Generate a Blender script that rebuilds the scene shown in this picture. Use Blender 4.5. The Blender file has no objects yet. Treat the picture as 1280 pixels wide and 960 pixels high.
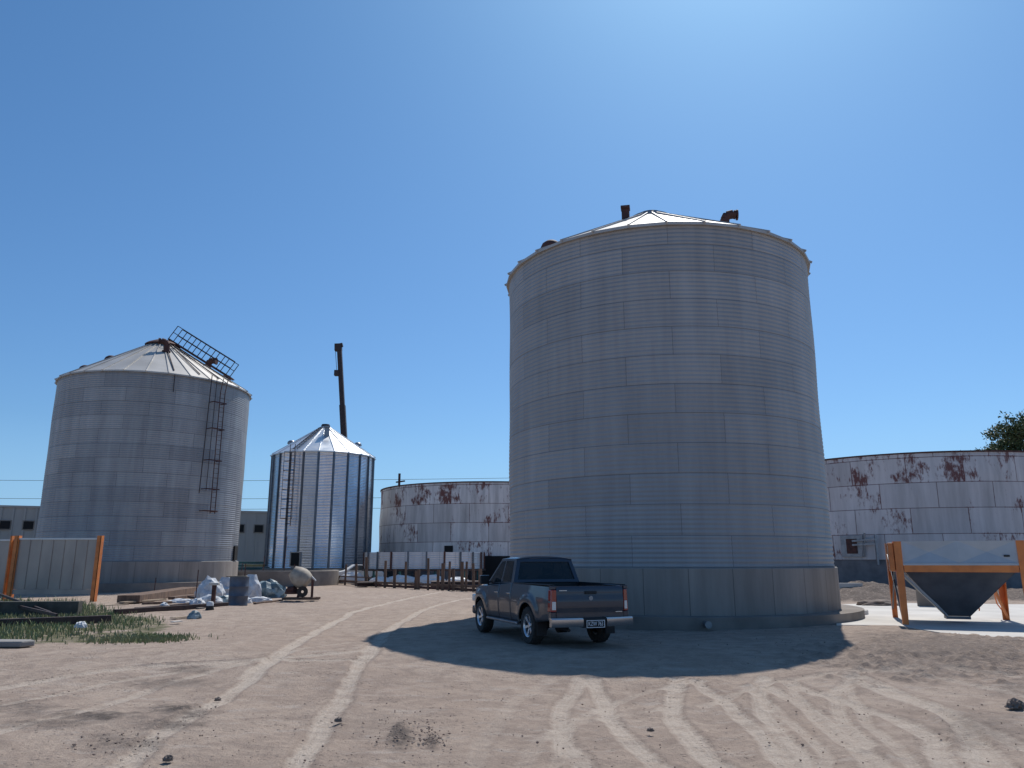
import bpy, bmesh, math, random
import numpy as np
from mathutils import Vector, Matrix
random.seed(7); np.random.seed(7)
PI=math.pi; R_=math.radians
scn=bpy.context.scene; COL=scn.collection

# ------------------------------------------------------------------ camera, sky, sun, exposure
H=1.7; F=961.0; PITCH=R_(13.0); cp,sp=math.cos(PITCH),math.sin(PITCH)
cam=bpy.data.cameras.new('camera'); cam.sensor_width=36; cam.lens=F/1280*36; cam.clip_end=4000; cam.clip_start=.1
co=bpy.data.objects.new('camera',cam); COL.objects.link(co); co.location=(0,0,H); co.rotation_euler=(R_(90)+PITCH,0,0)
scn.camera=co
SAZ,SEL=R_(21.5),R_(53.6)
w=bpy.data.worlds.new("World"); scn.world=w; w.use_nodes=True
nt=w.node_tree; bg=nt.nodes['Background']; sky=nt.nodes.new('ShaderNodeTexSky'); sky.sky_type='NISHITA'
sky.sun_disc=False; sky.sun_elevation=SEL; sky.sun_rotation=SAZ
sky.air_density=1.0; sky.dust_density=.9; sky.ozone_density=2.2; sky.altitude=100
# clear deep-blue air: a per-elevation tint of the sky itself
tcw=nt.nodes.new('ShaderNodeTexCoord'); sxw=nt.nodes.new('ShaderNodeSeparateXYZ'); nt.links.new(tcw.outputs['Generated'],sxw.inputs[0])
rw=nt.nodes.new('ShaderNodeMapRange'); rw.inputs[1].default_value=.0; rw.inputs[2].default_value=.6; nt.links.new(sxw.outputs[2],rw.inputs[0])
mt_=nt.nodes.new('ShaderNodeMix'); mt_.data_type='RGBA'; nt.links.new(rw.outputs[0],mt_.inputs[0]); mt_.inputs[6].default_value=(.66,.95,1.24,1); mt_.inputs[7].default_value=(.57,.97,1.25,1)
mm_=nt.nodes.new('ShaderNodeMix'); mm_.data_type='RGBA'; mm_.blend_type='MULTIPLY'; mm_.inputs[0].default_value=1; nt.links.new(sky.outputs[0],mm_.inputs[6]); nt.links.new(mt_.outputs[2],mm_.inputs[7])
rh_=nt.nodes.new('ShaderNodeMapRange'); rh_.inputs[1].default_value=.0; rh_.inputs[2].default_value=.16; rh_.inputs[3].default_value=.75; rh_.inputs[4].default_value=0; nt.links.new(sxw.outputs[2],rh_.inputs[0])
mh_=nt.nodes.new('ShaderNodeMix'); mh_.data_type='RGBA'; nt.links.new(rh_.outputs[0],mh_.inputs[0]); nt.links.new(mm_.outputs[2],mh_.inputs[6]); mh_.inputs[7].default_value=(3.4,6.4,10.6,1)
nt.links.new(mh_.outputs[2],bg.inputs[0]); bg.inputs[1].default_value=0.10
S=Vector((math.sin(SAZ)*math.cos(SEL),math.cos(SAZ)*math.cos(SEL),math.sin(SEL)))
sl=bpy.data.lights.new('sun','SUN'); sl.energy=4.6; sl.angle=R_(.53); sl.color=(1,.95,.88)
so=bpy.data.objects.new('sun',sl); COL.objects.link(so); so.rotation_euler=S.to_track_quat('Z','Y').to_euler(); so.location=(20,40,60)
scn.view_settings.view_transform='Standard'; scn.view_settings.look='None'; scn.view_settings.gamma=1
scn.view_settings.use_curve_mapping=False; scn.view_settings.exposure=-.15

# ------------------------------------------------------------------ helpers
def gh(y):
    """the yard falls a little towards the road"""
    t=min(1,max(0,(16.3-y)/4.3)); return -.22*t*t*(3-2*t)
def G(u,v,z=0.0):
    """pixel of the photograph -> point on the ground"""
    x=(u-640)/F; y=(480-v)/F; zz=z
    d=Vector((x,cp-y*sp,sp+y*cp))
    for _ in range(6):
        s=(zz-H)/d.z; zz=.5*zz+.5*(z+gh(d.y*s))
    return Vector((d.x*s,d.y*s,zz))
def at(u,v,Y):
    x=(u-640)/F; y=(480-v)/F
    d=Vector((x,cp-y*sp,sp+y*cp)); s=Y/d.y
    return Vector((d.x*s,Y,H+d.z*s))
def tag(o,label=None,cat=None,group=None,kind=None):
    if label: o['label']=label
    if cat: o['category']=cat
    if group: o['group']=group
    if kind: o['kind']=kind
    return o
def empty(name,loc=(0,0,0),rz=0.0,**k):
    o=bpy.data.objects.new(name,None); COL.objects.link(o); o.location=loc; o.rotation_euler=(0,0,rz); o.empty_display_size=.3
    return tag(o,**k)
def copy_tree(o,parent=None):
    c=o.copy(); COL.objects.link(c)
    if parent: c.parent=parent
    for ch in list(o.children): copy_tree(ch,c)
    return c
class MB:
    def __init__(s): s.v=[]; s.f=[]; s.uv={}
    def add(s,vs,fs):
        n=len(s.v); s.v+= [tuple(p) for p in vs]; s.f+=[tuple(i+n for i in f) for f in fs]; return s
    def box(s,a,b,M=None):
        x0,y0,z0=a; x1,y1,z1=b
        vs=[Vector(p) for p in ((x0,y0,z0),(x1,y0,z0),(x1,y1,z0),(x0,y1,z0),(x0,y0,z1),(x1,y0,z1),(x1,y1,z1),(x0,y1,z1))]
        if M: vs=[M@p for p in vs]
        return s.add(vs,[(0,3,2,1),(4,5,6,7),(0,1,5,4),(1,2,6,5),(2,3,7,6),(3,0,4,7)])
    def hexa(s,p):   # 8 points: bottom loop, top loop
        return s.add(p,[(0,3,2,1),(4,5,6,7),(0,1,5,4),(1,2,6,5),(2,3,7,6),(3,0,4,7)])
    def bar(s,a,b,wd,ht=None):
        a=Vector(a); b=Vector(b); ht=ht or wd; d=(b-a).normalized()
        up=Vector((0,0,1)) if abs(d.z)<.95 else Vector((0,1,0))
        x=d.cross(up).normalized()*(wd/2); y=x.cross(d).normalized()*(ht/2)
        return s.hexa([a-x-y,a+x-y,b+x-y,b-x-y,a-x+y,a+x+y,b+x+y,b-x+y])
    def tube(s,a,b,r,r2=None,n=10,cap=True):
        a=Vector(a); b=Vector(b); r2=r if r2 is None else r2; d=(b-a).normalized()
        up=Vector((0,0,1)) if abs(d.z)<.95 else Vector((0,1,0))
        x=d.cross(up).normalized(); y=x.cross(d).normalized(); vs=[]
        for c,rr in ((a,r),(b,r2)):
            for i in range(n):
                t=2*PI*i/n; vs.append(c+x*math.cos(t)*rr+y*math.sin(t)*rr)
        fs=[(i,(i+1)%n,n+(i+1)%n,n+i) for i in range(n)]
        if cap: fs+=[tuple(range(n-1,-1,-1)),tuple(range(n,2*n))]
        return s.add(vs,fs)
    def path(s,pts,r,n=6):
        for a,b in zip(pts[:-1],pts[1:]): s.tube(a,b,r,n=n)
        return s
    def lathe(s,prof,n=32,M=None,a0=0,a1=2*PI,closed=True):
        vs=[]; m=len(prof); full=abs(a1-a0-2*PI)<1e-6; k=n if full else n+1
        for i in range(k):
            t=a0+(a1-a0)*i/n
            for r,z in prof:
                p=Vector((r*math.cos(t),r*math.sin(t),z)); vs.append(M@p if M else p)
        fs=[]
        for i in range(n):
            j=(i+1)%k
            for q in range(m-1): fs.append((i*m+q,j*m+q,j*m+q+1,i*m+q+1))
        return s.add(vs,fs)
    def prism(s,poly,M,t):  # poly of 2D points in local xy, thickness t along z, M places it
        n=len(poly); vs=[M@Vector((x,y,0)) for x,y in poly]+[M@Vector((x,y,t)) for x,y in poly]
        return s.add(vs,[tuple(range(n-1,-1,-1)),tuple(range(n,2*n))]+[(i,(i+1)%n,n+(i+1)%n,n+i) for i in range(n)])
    def build(s,name,mat,parent=None,smooth=False,bevel=0,loc=None,rot=None,autosm=None,solid=0):
        me=bpy.data.meshes.new(name); me.from_pydata(s.v,[],s.f); me.update()
        bm=bmesh.new(); bm.from_mesh(me); bmesh.ops.recalc_face_normals(bm,faces=bm.faces); bm.to_mesh(me); bm.free()
        me.materials.append(mat)
        o=bpy.data.objects.new(name,me); COL.objects.link(o)
        if parent: o.parent=parent
        if loc is not None: o.location=loc
        if rot is not None: o.rotation_euler=rot
        if smooth or autosm:
            for p in me.polygons: p.use_smooth=True
            if autosm: me.set_sharp_from_angle(angle=R_(autosm))
        if solid:
            m=o.modifiers.new('thickness','SOLIDIFY'); m.thickness=solid; m.offset=-1
        if bevel:
            m=o.modifiers.new('bevel','BEVEL'); m.width=bevel; m.segments=2; m.limit_method='ANGLE'
        return o

# ------------------------------------------------------------------ materials
def mat(name,col,rough=.6,metal=0,col2=None,scale=3,bump=0,bscale=None,coat=0,spec=None,detail=6,cont=(.35,.65),zs=1,rvar=0,alpha=None,trans=0):
    m=bpy.data.materials.new(name); m.use_nodes=True; N=m.node_tree.nodes; L=m.node_tree.links
    b=N['Principled BSDF']; b.inputs['Base Color'].default_value=(*col,1); b.inputs['Roughness'].default_value=rough; b.inputs['Metallic'].default_value=metal
    b.inputs['Coat Weight'].default_value=coat
    if spec is not None: b.inputs['Specular IOR Level'].default_value=spec
    if alpha is not None: b.inputs['Alpha'].default_value=alpha
    b.inputs['Transmission Weight'].default_value=trans
    tc=N.new('ShaderNodeTexCoord'); mp=N.new('ShaderNodeMapping'); mp.inputs['Scale'].default_value=(1,1,zs); L.new(tc.outputs['Object'],mp.inputs[0])
    if col2 or rvar:
        n=N.new('ShaderNodeTexNoise'); n.inputs['Scale'].default_value=scale; n.inputs['Detail'].default_value=detail; L.new(mp.outputs[0],n.inputs[0])
        r=N.new('ShaderNodeMapRange'); r.inputs[1].default_value=cont[0]; r.inputs[2].default_value=cont[1]; L.new(n.outputs[0],r.inputs[0])
        if col2:
            x=N.new('ShaderNodeMix'); x.data_type='RGBA'; L.new(r.outputs[0],x.inputs[0]); x.inputs[6].default_value=(*col,1); x.inputs[7].default_value=(*col2,1)
            L.new(x.outputs[2],b.inputs['Base Color'])
        if rvar:
            q=N.new('ShaderNodeMapRange'); q.inputs[3].default_value=rough-rvar; q.inputs[4].default_value=rough+rvar; L.new(r.outputs[0],q.inputs[0]); L.new(q.outputs[0],b.inputs['Roughness'])
    if bump:
        n2=N.new('ShaderNodeTexNoise'); n2.inputs['Scale'].default_value=bscale or scale*4; n2.inputs['Detail'].default_value=6; L.new(mp.outputs[0],n2.inputs[0])
        bp=N.new('ShaderNodeBump'); bp.inputs['Strength'].default_value=.6; bp.inputs['Distance'].default_value=bump; L.new(n2.outputs[0],bp.inputs['Height']); L.new(bp.outputs[0],b.inputs['Normal'])
    return m
def sheet_mat(name,c1,c2,seam,bw,rh,rough,metal,rust=None,rustamt=.0,streak=.25,mortar=.012,rvar=.08,band=None):
    """sheet metal laid out in rows of plates, uses the UV in metres"""
    m=bpy.data.materials.new(name); m.use_nodes=True; N=m.node_tree.nodes; L=m.node_tree.links; b=N['Principled BSDF']
    uv=N.new('ShaderNodeUVMap'); uv.uv_map='UVMap'
    br=N.new('ShaderNodeTexBrick'); br.offset=.5; br.inputs['Scale'].default_value=1; br.inputs['Brick Width'].default_value=bw; br.inputs['Row Height'].default_value=rh
    br.inputs['Mortar Size'].default_value=mortar; br.inputs['Mortar Smooth'].default_value=.3; br.inputs['Bias'].default_value=0
    br.inputs['Color1'].default_value=(*c1,1); br.inputs['Color2'].default_value=(*c2,1); br.inputs['Mortar'].default_value=(*seam,1)
    L.new(uv.outputs[0],br.inputs[0])
    mp=N.new('ShaderNodeMapping'); mp.inputs['Scale'].default_value=(1.6,.16,1); L.new(uv.outputs[0],mp.inputs[0])
    n=N.new('ShaderNodeTexNoise'); n.inputs['Scale'].default_value=1; n.inputs['Detail'].default_value=7; n.inputs['Roughness'].default_value=.65; L.new(mp.outputs[0],n.inputs[0])
    r=N.new('ShaderNodeMapRange'); r.inputs[1].default_value=.3; r.inputs[2].default_value=.7; r.inputs[3].default_value=1-streak; r.inputs[4].default_value=1+streak*.4; L.new(n.outputs[0],r.inputs[0])
    mu=N.new('ShaderNodeMix'); mu.data_type='RGBA'; mu.blend_type='MULTIPLY'; mu.inputs[0].default_value=1; L.new(br.outputs[0],mu.inputs[6]); L.new(r.outputs[0],mu.inputs[7])
    out=mu.outputs[2]
    rr=N.new('ShaderNodeMapRange'); rr.inputs[1].default_value=.3; rr.inputs[2].default_value=.7; rr.inputs[3].default_value=rough-rvar; rr.inputs[4].default_value=rough+rvar; L.new(n.outputs[0],rr.inputs[0])
    ro=rr.outputs[0]
    b.inputs['Metallic'].default_value=metal
    if rust:
        n1=N.new('ShaderNodeTexNoise'); n1.inputs['Scale'].default_value=.45; n1.inputs['Detail'].default_value=3; L.new(uv.outputs[0],n1.inputs[0])
        n2=N.new('ShaderNodeTexNoise'); n2.inputs['Scale'].default_value=1.7; n2.inputs['Detail'].default_value=9; n2.inputs['Roughness'].default_value=.75
        m3=N.new('ShaderNodeMapping'); m3.inputs['Scale'].default_value=(2.2,.75,1); L.new(uv.outputs[0],m3.inputs[0]); L.new(m3.outputs[0],n2.inputs[0])
        a=N.new('ShaderNodeMath'); a.operation='ADD'; L.new(n1.outputs[0],a.inputs[0]); L.new(n2.outputs[0],a.inputs[1])
        # plate rows rust differently: a second brick gives each plate its own value
        b2=N.new('ShaderNodeTexBrick'); b2.offset=.5; b2.inputs['Scale'].default_value=1; b2.inputs['Brick Width'].default_value=bw; b2.inputs['Row Height'].default_value=rh
        b2.inputs['Color1'].default_value=(0,0,0,1); b2.inputs['Color2'].default_value=(.18,.18,.18,1); b2.inputs['Mortar'].default_value=(.22,.22,.22,1); b2.inputs['Mortar Size'].default_value=.05; b2.inputs['Mortar Smooth'].default_value=1
        L.new(uv.outputs[0],b2.inputs[0])
        a2=N.new('ShaderNodeMath'); a2.operation='ADD'; L.new(a.outputs[0],a2.inputs[0]); L.new(b2.outputs[0],a2.inputs[1])
        a3=a2
        if band:   # extra weathering along a band of the wall (metres of height)
            sx=N.new('ShaderNodeSeparateXYZ'); L.new(uv.outputs[0],sx.inputs[0])
            g=N.new('ShaderNodeMapRange'); g.inputs[1].default_value=band[0]; g.inputs[2].default_value=band[1]; g.inputs[3].default_value=0; g.inputs[4].default_value=band[2]; L.new(sx.outputs[1],g.inputs[0])
            a3=N.new('ShaderNodeMath'); a3.operation='ADD'; L.new(a2.outputs[0],a3.inputs[0]); L.new(g.outputs[0],a3.inputs[1])
        q=N.new('ShaderNodeMapRange'); q.inputs[1].default_value=1.30-rustamt; q.inputs[2].default_value=1.42-rustamt; L.new(a3.outputs[0],q.inputs[0])
        x=N.new('ShaderNodeMix'); x.data_type='RGBA'; L.new(q.outputs[0],x.inputs[0]); L.new(out,x.inputs[6]); x.inputs[7].default_value=(*rust,1); out=x.outputs[2]
        y=N.new('ShaderNodeMath'); y.operation='MULTIPLY_ADD'; y.inputs[1].default_value=-metal; y.inputs[2].default_value=metal; L.new(q.outputs[0],y.inputs[0]); L.new(y.outputs[0],b.inputs['Metallic'])
    L.new(out,b.inputs['Base Color']); L.new(ro,b.inputs['Roughness'])
    bp=N.new('ShaderNodeBump'); bp.inputs['Strength'].default_value=.7; bp.inputs['Distance'].default_value=.015; bp.invert=True; L.new(br.outputs['Fac'],bp.inputs['Height'])
    n4=N.new('ShaderNodeTexNoise'); n4.inputs['Scale'].default_value=.9; n4.inputs['Detail'].default_value=3; L.new(uv.outputs[0],n4.inputs[0])
    b4=N.new('ShaderNodeBump'); b4.inputs['Strength'].default_value=.5; b4.inputs['Distance'].default_value=.03; L.new(n4.outputs[0],b4.inputs['Height']); L.new(bp.outputs[0],b4.inputs['Normal'])
    L.new(b4.outputs[0],b.inputs['Normal'])
    return m
M={}
M['zinc_big']=sheet_mat('weathered_zinc',(.335,.335,.34),(.395,.395,.40),(.225,.225,.23),2.76,.86,.60,.22,streak=.22,mortar=.010)
M['zinc_left']=sheet_mat('weathered_zinc_far',(.31,.315,.325),(.40,.405,.41),(.21,.215,.225),2.76,.86,.56,.28,streak=.30,mortar=.013)
M['zinc_new']=sheet_mat('new_zinc',(.80,.82,.84),(.90,.91,.92),(.5,.52,.55),1.285,.86,.20,.95,streak=.12,mortar=.004,rvar=.06)
M['zinc_ring']=sheet_mat('ring_zinc',(.66,.67,.68),(.76,.77,.78),(.35,.37,.4),1.3,1.3,.35,.6,streak=.15)
M['old_tank']=sheet_mat('old_tank_sheet',(.58,.55,.54),(.86,.82,.80),(.26,.19,.175),3.3,1.6,.62,.05,rust=(.17,.065,.055),rustamt=.105,streak=.40,mortar=.024,band=(4.7,5.2,.085))
M['old_tank_r']=sheet_mat('old_tank_sheet_grey',(.54,.515,.515),(.68,.65,.65),(.23,.17,.17),3.3,1.6,.62,.05,rust=(.16,.065,.06),rustamt=.09,streak=.3,mortar=.024,band=(4.7,5.2,.085))
M['formed']=sheet_mat('formed_concrete',(.33,.285,.25),(.39,.34,.30),(.17,.145,.13),1.22,6,.9,0,rust=(.15,.12,.10),rustamt=-.10,streak=.32,mortar=.010,band=(.6,.0,.22))
M['roof']=mat('roof_sheet',(.50,.48,.45),.55,.25,(.40,.38,.35),scale=.7,zs=.3)
M['roof_new']=mat('new_roof_sheet',(.78,.79,.80),.38,.6,(.66,.68,.70),scale=.9,rvar=.1)
M['concrete']=mat('concrete',(.30,.285,.265),.9,0,(.21,.20,.19),scale=.8,bump=.01,bscale=14,zs=.35)
M['concrete_pale']=mat('pale_concrete',(.62,.59,.54),.9,0,(.50,.47,.43),scale=.7,bump=.006,bscale=12)
M['concrete_dirty']=mat('dirty_concrete',(.27,.235,.205),.92,0,(.19,.165,.145),scale=1.2,bump=.01,bscale=10)
M['concrete_dark']=mat('shade_dark_concrete',(.09,.085,.075),.95,0,(.05,.05,.042),scale=3,bump=.01)  # concrete coloured dark to carry the shade on the low wall's near face
M['precast']=mat('precast_concrete',(.44,.42,.40),.9,0,(.36,.345,.33),scale=.35,zs=.4)
M['rust']=mat('rusty_steel',(.12,.05,.04),.75,.2,(.06,.03,.028),scale=4,bump=.004)
M['dark_steel']=mat('dark_steel',(.045,.035,.035),.6,.4,(.08,.05,.045),scale=5)
M['steel']=mat('grey_steel',(.30,.31,.33),.4,.7,(.22,.23,.25),scale=4)
M['stiff']=mat('stiffener_zinc',(.16,.18,.21),.4,.7,(.11,.13,.16),scale=3)
M['orange']=mat('orange_paint',(.74,.235,.055),.5,0,(.55,.17,.05),scale=3,rvar=.08,bump=.002)
M['panel_grey']=mat('grey_blue_panel',(.42,.46,.50),.45,.3,(.36,.40,.44),scale=2)
M['hopper_grey']=mat('dark_hopper_sheet',(.16,.17,.19),.5,.4,(.11,.12,.135),scale=2)
M['ribbed']=mat('ribbed_grey_sheet',(.43,.37,.33),.42,.3,(.33,.285,.26),scale=1.2,zs=.4)
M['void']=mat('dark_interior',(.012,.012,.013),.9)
M['wood']=mat('weathered_wood',(.20,.125,.085),.85,0,(.10,.065,.05),scale=6,zs=.3,bump=.004)
M['wood_pale']=mat('pale_plywood',(.40,.31,.22),.85,0,(.28,.21,.15),scale=3)
M['tarp']=mat('white_woven_bag',(.66,.67,.68),.65,0,(.45,.47,.50),scale=4,bump=.01,bscale=20)
M['tarp_blue']=mat('blue_green_tarp',(.07,.12,.15),.45,0,(.30,.38,.40),scale=2.2,cont=(.52,.6),bump=.01)
M['barrel']=mat('barrel_paint',(.10,.125,.17),.5,.2,(.07,.085,.115),scale=3,bump=.003)
M['teal']=mat('teal_paint',(.03,.13,.13),.5,0,(.02,.08,.085),scale=2)
M['white']=mat('white_paint',(.78,.78,.77),.4,0,(.68,.68,.67),scale=2)
M['yellow']=mat('ochre_paint',(.42,.33,.14),.7,0,(.34,.26,.12),scale=3)
M['mixer']=mat('mixer_drum_paint',(.42,.37,.30),.7,.1,(.28,.24,.20),scale=4,bump=.006)
M['stone']=mat('stone',(.24,.19,.16),.95,0,(.15,.12,.10),scale=6,bump=.02)
M['clod']=mat('clod',(.30,.225,.18),.95,0,(.19,.14,.115),scale=5)
M['bark']=mat('bark',(.10,.075,.055),.95,0,(.06,.045,.035),scale=5,bump=.02)
M['leaf']=mat('tree_leaf',(.075,.10,.035),.6,0,(.11,.135,.05),scale=.6)
M['bush']=mat('far_bush_leaf',(.08,.11,.05),.8,0,(.12,.14,.06),scale=.3)
M['grass']=mat('grass_blades',(.17,.22,.085),.7,0,(.30,.29,.16),scale=.9,detail=8)
M['drygrass']=mat('field_grass',(.15,.17,.06),.8,0,(.24,.22,.10),scale=.4)
# truck
M['paint']=mat('dark_blue_paint',(.022,.033,.056),.32,.35,coat=1.0)
M['black']=mat('black_plastic',(.014,.014,.016),.6)
M['rubber']=mat('tyre_rubber',(.022,.021,.021),.85,0,(.05,.043,.038),scale=9)
M['rim']=mat('alloy_rim',(.62,.63,.65),.3,.9)
M['chrome']=mat('chrome',(.46,.47,.49),.26,1)
M['red']=mat('red_lamp',(.30,.010,.009),.15,coat=1)
M['lampwhite']=mat('clear_lamp',(.75,.72,.68),.15,coat=1)
M['seat']=mat('seat_fabric',(.05,.05,.055),.9)
M['blue_seal']=mat('pale_sign_white',(.8,.8,.8),.4)
def dusty(m,dust=(.15,.12,.10)):
    N=m.node_tree.nodes; L=m.node_tree.links; b=N['Principled BSDF']; tc=N.new('ShaderNodeTexCoord'); sx=N.new('ShaderNodeSeparateXYZ'); L.new(tc.outputs['Object'],sx.inputs[0])
    r=N.new('ShaderNodeMapRange'); r.inputs[1].default_value=.35; r.inputs[2].default_value=1.15; r.inputs[3].default_value=.62; r.inputs[4].default_value=.10; L.new(sx.outputs[2],r.inputs[0])
    n=N.new('ShaderNodeTexNoise'); n.inputs['Scale'].default_value=3.5; n.inputs['Detail'].default_value=8; L.new(tc.outputs['Object'],n.inputs[0])
    q=N.new('ShaderNodeMapRange'); q.inputs[1].default_value=.3; q.inputs[2].default_value=.7; q.inputs[3].default_value=.35; q.inputs[4].default_value=1.2; L.new(n.outputs[0],q.inputs[0])
    u=N.new('ShaderNodeMath'); u.operation='MULTIPLY'; u.use_clamp=True; L.new(r.outputs[0],u.inputs[0]); L.new(q.outputs[0],u.inputs[1])
    x=N.new('ShaderNodeMix'); x.data_type='RGBA'; L.new(u.outputs[0],x.inputs[0]); x.inputs[6].default_value=b.inputs['Base Color'].default_value; x.inputs[7].default_value=(*dust,1); L.new(x.outputs[2],b.inputs['Base Color'])
    v=N.new('ShaderNodeMapRange'); v.inputs[3].default_value=b.inputs['Roughness'].default_value; v.inputs[4].default_value=.85; L.new(u.outputs[0],v.inputs[0]); L.new(v.outputs[0],b.inputs['Roughness'])
    c=N.new('ShaderNodeMapRange'); c.inputs[3].default_value=.8; c.inputs[4].default_value=0; L.new(u.outputs[0],c.inputs[0]); L.new(c.outputs[0],b.inputs['Coat Weight'])
dusty(M['paint'])
def glass(name,a,c):
    m=mat(name,c,.04,0,alpha=a); return m
M['glass']=glass('tinted_glass',.62,(.02,.03,.035))

# ------------------------------------------------------------------ the ground: one sheet
def grade(segs):
    out=[segs[0][0]]
    for a,b,st in segs:
        n=max(1,int(round((b-a)/st))); out+=list(a+(b-a)*(np.arange(1,n+1)/n))
    return np.array(out)
xs=grade([(-1600,-400,300),(-400,-120,40),(-120,-45,6),(-45,-22,.6),(-22,-9,.16),(-9,11,.05),(11,24,.16),(24,50,.8),(50,130,8),(130,400,45),(400,1600,300)])
ys=grade([(-300,-60,60),(-60,2,6),(2,5.5,.4),(5.5,15,.05),(15,26,.11),(26,48,.28),(48,90,1.2),(90,200,10),(200,600,60),(600,2600,400)])
X,Y=np.meshgrid(xs,ys); 
def vnoise(x,y,seed):
    rs=np.random.RandomState(seed); T=rs.rand(256,256)
    xi=np.floor(x).astype(int); yi=np.floor(y).astype(int); fx=x-xi; fy=y-yi; fx=fx*fx*(3-2*fx); fy=fy*fy*(3-2*fy)
    a=T[yi%256,xi%256]; b=T[yi%256,(xi+1)%256]; c=T[(yi+1)%256,xi%256]; d=T[(yi+1)%256,(xi+1)%256]
    return (a*(1-fx)+b*fx)*(1-fy)+(c*(1-fx)+d*fx)*fy-.5
def smooth_line(pts,n=8):
    P=[Vector(p) for p in pts]; P=[2*P[0]-P[1]]+P+[2*P[-1]-P[-2]]; out=[]
    for i in range(1,len(P)-2):
        for k in range(n):
            t=k/n; a,b,c,d=P[i-1],P[i],P[i+1],P[i+2]
            out.append(.5*((2*b)+(c-a)*t+(2*a-5*b+4*c-d)*t*t+(3*b-a-3*c+d)*t**3))
    out.append(P[-2]); return out
def dist_line(pts,warp=0):
    D=np.full(X.shape,9.0); Xw=X+warp*vnoise(X*1.3,Y*1.3,91); 
    for a,b in zip(pts[:-1],pts[1:]):
        sel=(X>min(a.x,b.x)-1)&(X<max(a.x,b.x)+1)&(Y>min(a.y,b.y)-1)&(Y<max(a.y,b.y)+1)
        if not sel.any(): continue
        px=Xw[sel]-a.x; py=Y[sel]-a.y; dx,dy=b.x-a.x,b.y-a.y; l=dx*dx+dy*dy+1e-9
        t=np.clip((px*dx+py*dy)/l,0,1); d=np.hypot(px-t*dx,py-t*dy); D[sel]=np.minimum(D[sel],d)
    return D
TR=[ # (points in the photograph, half width, strength)
 ([(90,1000),(140,962),(255,885),(345,825),(400,787),(450,763),(520,746),(610,733)],.17,1),
 ([(330,1010),(367,958),(420,880),(462,815),(500,778),(560,753),(640,740)],.17,.9),
 ([(-80,880),(0,862),(150,838),(300,829),(450,815)],.16,.7),([(-80,900),(0,882),(150,852),(310,829)],.14,.6),
 ([(-60,935),(0,917),(120,885),(230,850),(330,829),(460,826)],.14,.65),([(300,850),(380,812),(470,800),(560,790)],.12,.35),
 ([(760,1000),(733,958),(702,915),(706,880),(727,850)],.15,.75),([(880,1000),(832,958),(780,912),(752,872),(737,850)],.15,.9),
 ([(960,1000),(905,958),(857,915),(842,885),(850,850)],.16,1),([(1030,1000),(985,958),(938,905),(905,877),(868,853)],.14,.9),
 ([(1040,1000),(1003,955),(962,900),(946,872),(957,848)],.15,.9),([(1150,1000),(1100,955),(1040,905),(1000,880),(955,858)],.15,.8),
 ([(1220,1000),(1185,955),(1145,905),(1065,880),(990,856)],.17,.9),([(1250,1000),(1232,958),(1210,915),(1175,885),(1100,860)],.17,.9),
 ([(1400,980),(1280,930),(1200,897),(1120,870),(1060,848)],.16,.7),([(1090,930),(1050,895),(1045,870),(1070,845)],.13,.7),
 ([(1400,900),(1280,868),(1180,850),(1080,838)],.16,.5),([(1400,870),(1280,848),(1160,838),(1075,832)],.14,.45),
 ([(1120,1000),(1060,930),(1010,890),(985,850)],.10,.6),([(1040,990),(1020,930),(975,890),(930,858)],.10,.6),([(1300,1000),(1225,925),(1150,875),(1075,846)],.13,.7),([(1180,1000),(1120,930),(1080,895),(1060,855)],.11,.6),([(880,880),(960,855),(1060,842),(1200,838)],.13,.5),([(690,960),(720,900),(790,868),(880,853)],.11,.35),
 ([(560,1000),(600,930),(640,880),(690,850)],.15,.25),([(640,1010),(660,940),(720,900),(840,880)],.12,.25),
]
trk=np.zeros(X.shape); tds=np.full(X.shape,9.0); rut=np.zeros(X.shape)
wn=.6+.8*(vnoise(X*1.1,Y*1.1,5)+.5)
for pts,hw,stg in TR:
    hw*=.80
    D=dist_line(smooth_line([G(*p) for p in pts]),.12)
    c=np.clip((hw*wn*1.05-D)/.07+.5,0,1); e_=np.clip((hw*1.6-D)/.1+.5,0,1)*stg; trk=np.maximum(trk,e_); tds=np.minimum(tds,D/hw)
    rut+= -.018*c*stg + .016*np.exp(-((D-hw-.07)/.06)**2)*stg
trk=np.clip(trk,0,1)
def blob(u,v,ru,rv,p=G):
    c=G(u,v); a=G(u+ru,v); b=G(u,v-rv); ra=(a-c).length; rb=(b-c).length
    Yd=Y-c.y; Xd=X-c.x-Yd*(c.x/c.y); nn=.35*vnoise(X*5,Y*5,17)+.35*vnoise(X*11,Y*11,18)
    return np.clip(1.4-np.sqrt((Xd/ra)**2+(Yd/rb)**2)*1.2+nn*2,0,1)
dark=np.zeros(X.shape)
for u,v,ru,rv,s in [(500,915,14,14,1),(540,920,8,10,.9),(225,888,36,7,.95),(205,905,50,5,.6),(120,897,55,6,.8),(30,885,40,8,.5),(60,905,50,6,.55),(165,925,60,8,.5),(205,855,60,6,.45),
                    (1230,905,60,16,.35),(1180,815,150,14,.55),(1120,798,70,8,.45),(1270,860,30,8,.4),(240,838,30,4,.4),(470,900,50,12,.2)]:
    dark=np.maximum(dark,min(1,s*1.2)*blob(u,v,ru*1.15,rv*1.15))
def inpoly(poly,X,Y):
    r=np.zeros(X.shape,bool); n=len(poly)
    for i in range(n):
        x0,y0=poly[i][:2]; x1,y1=poly[(i+1)%n][:2]
        c=((y0>Y)!=(y1>Y))&(X<(x1-x0)*(Y-y0)/(y1-y0+1e-12)+x0); r^=c
    return r
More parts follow.
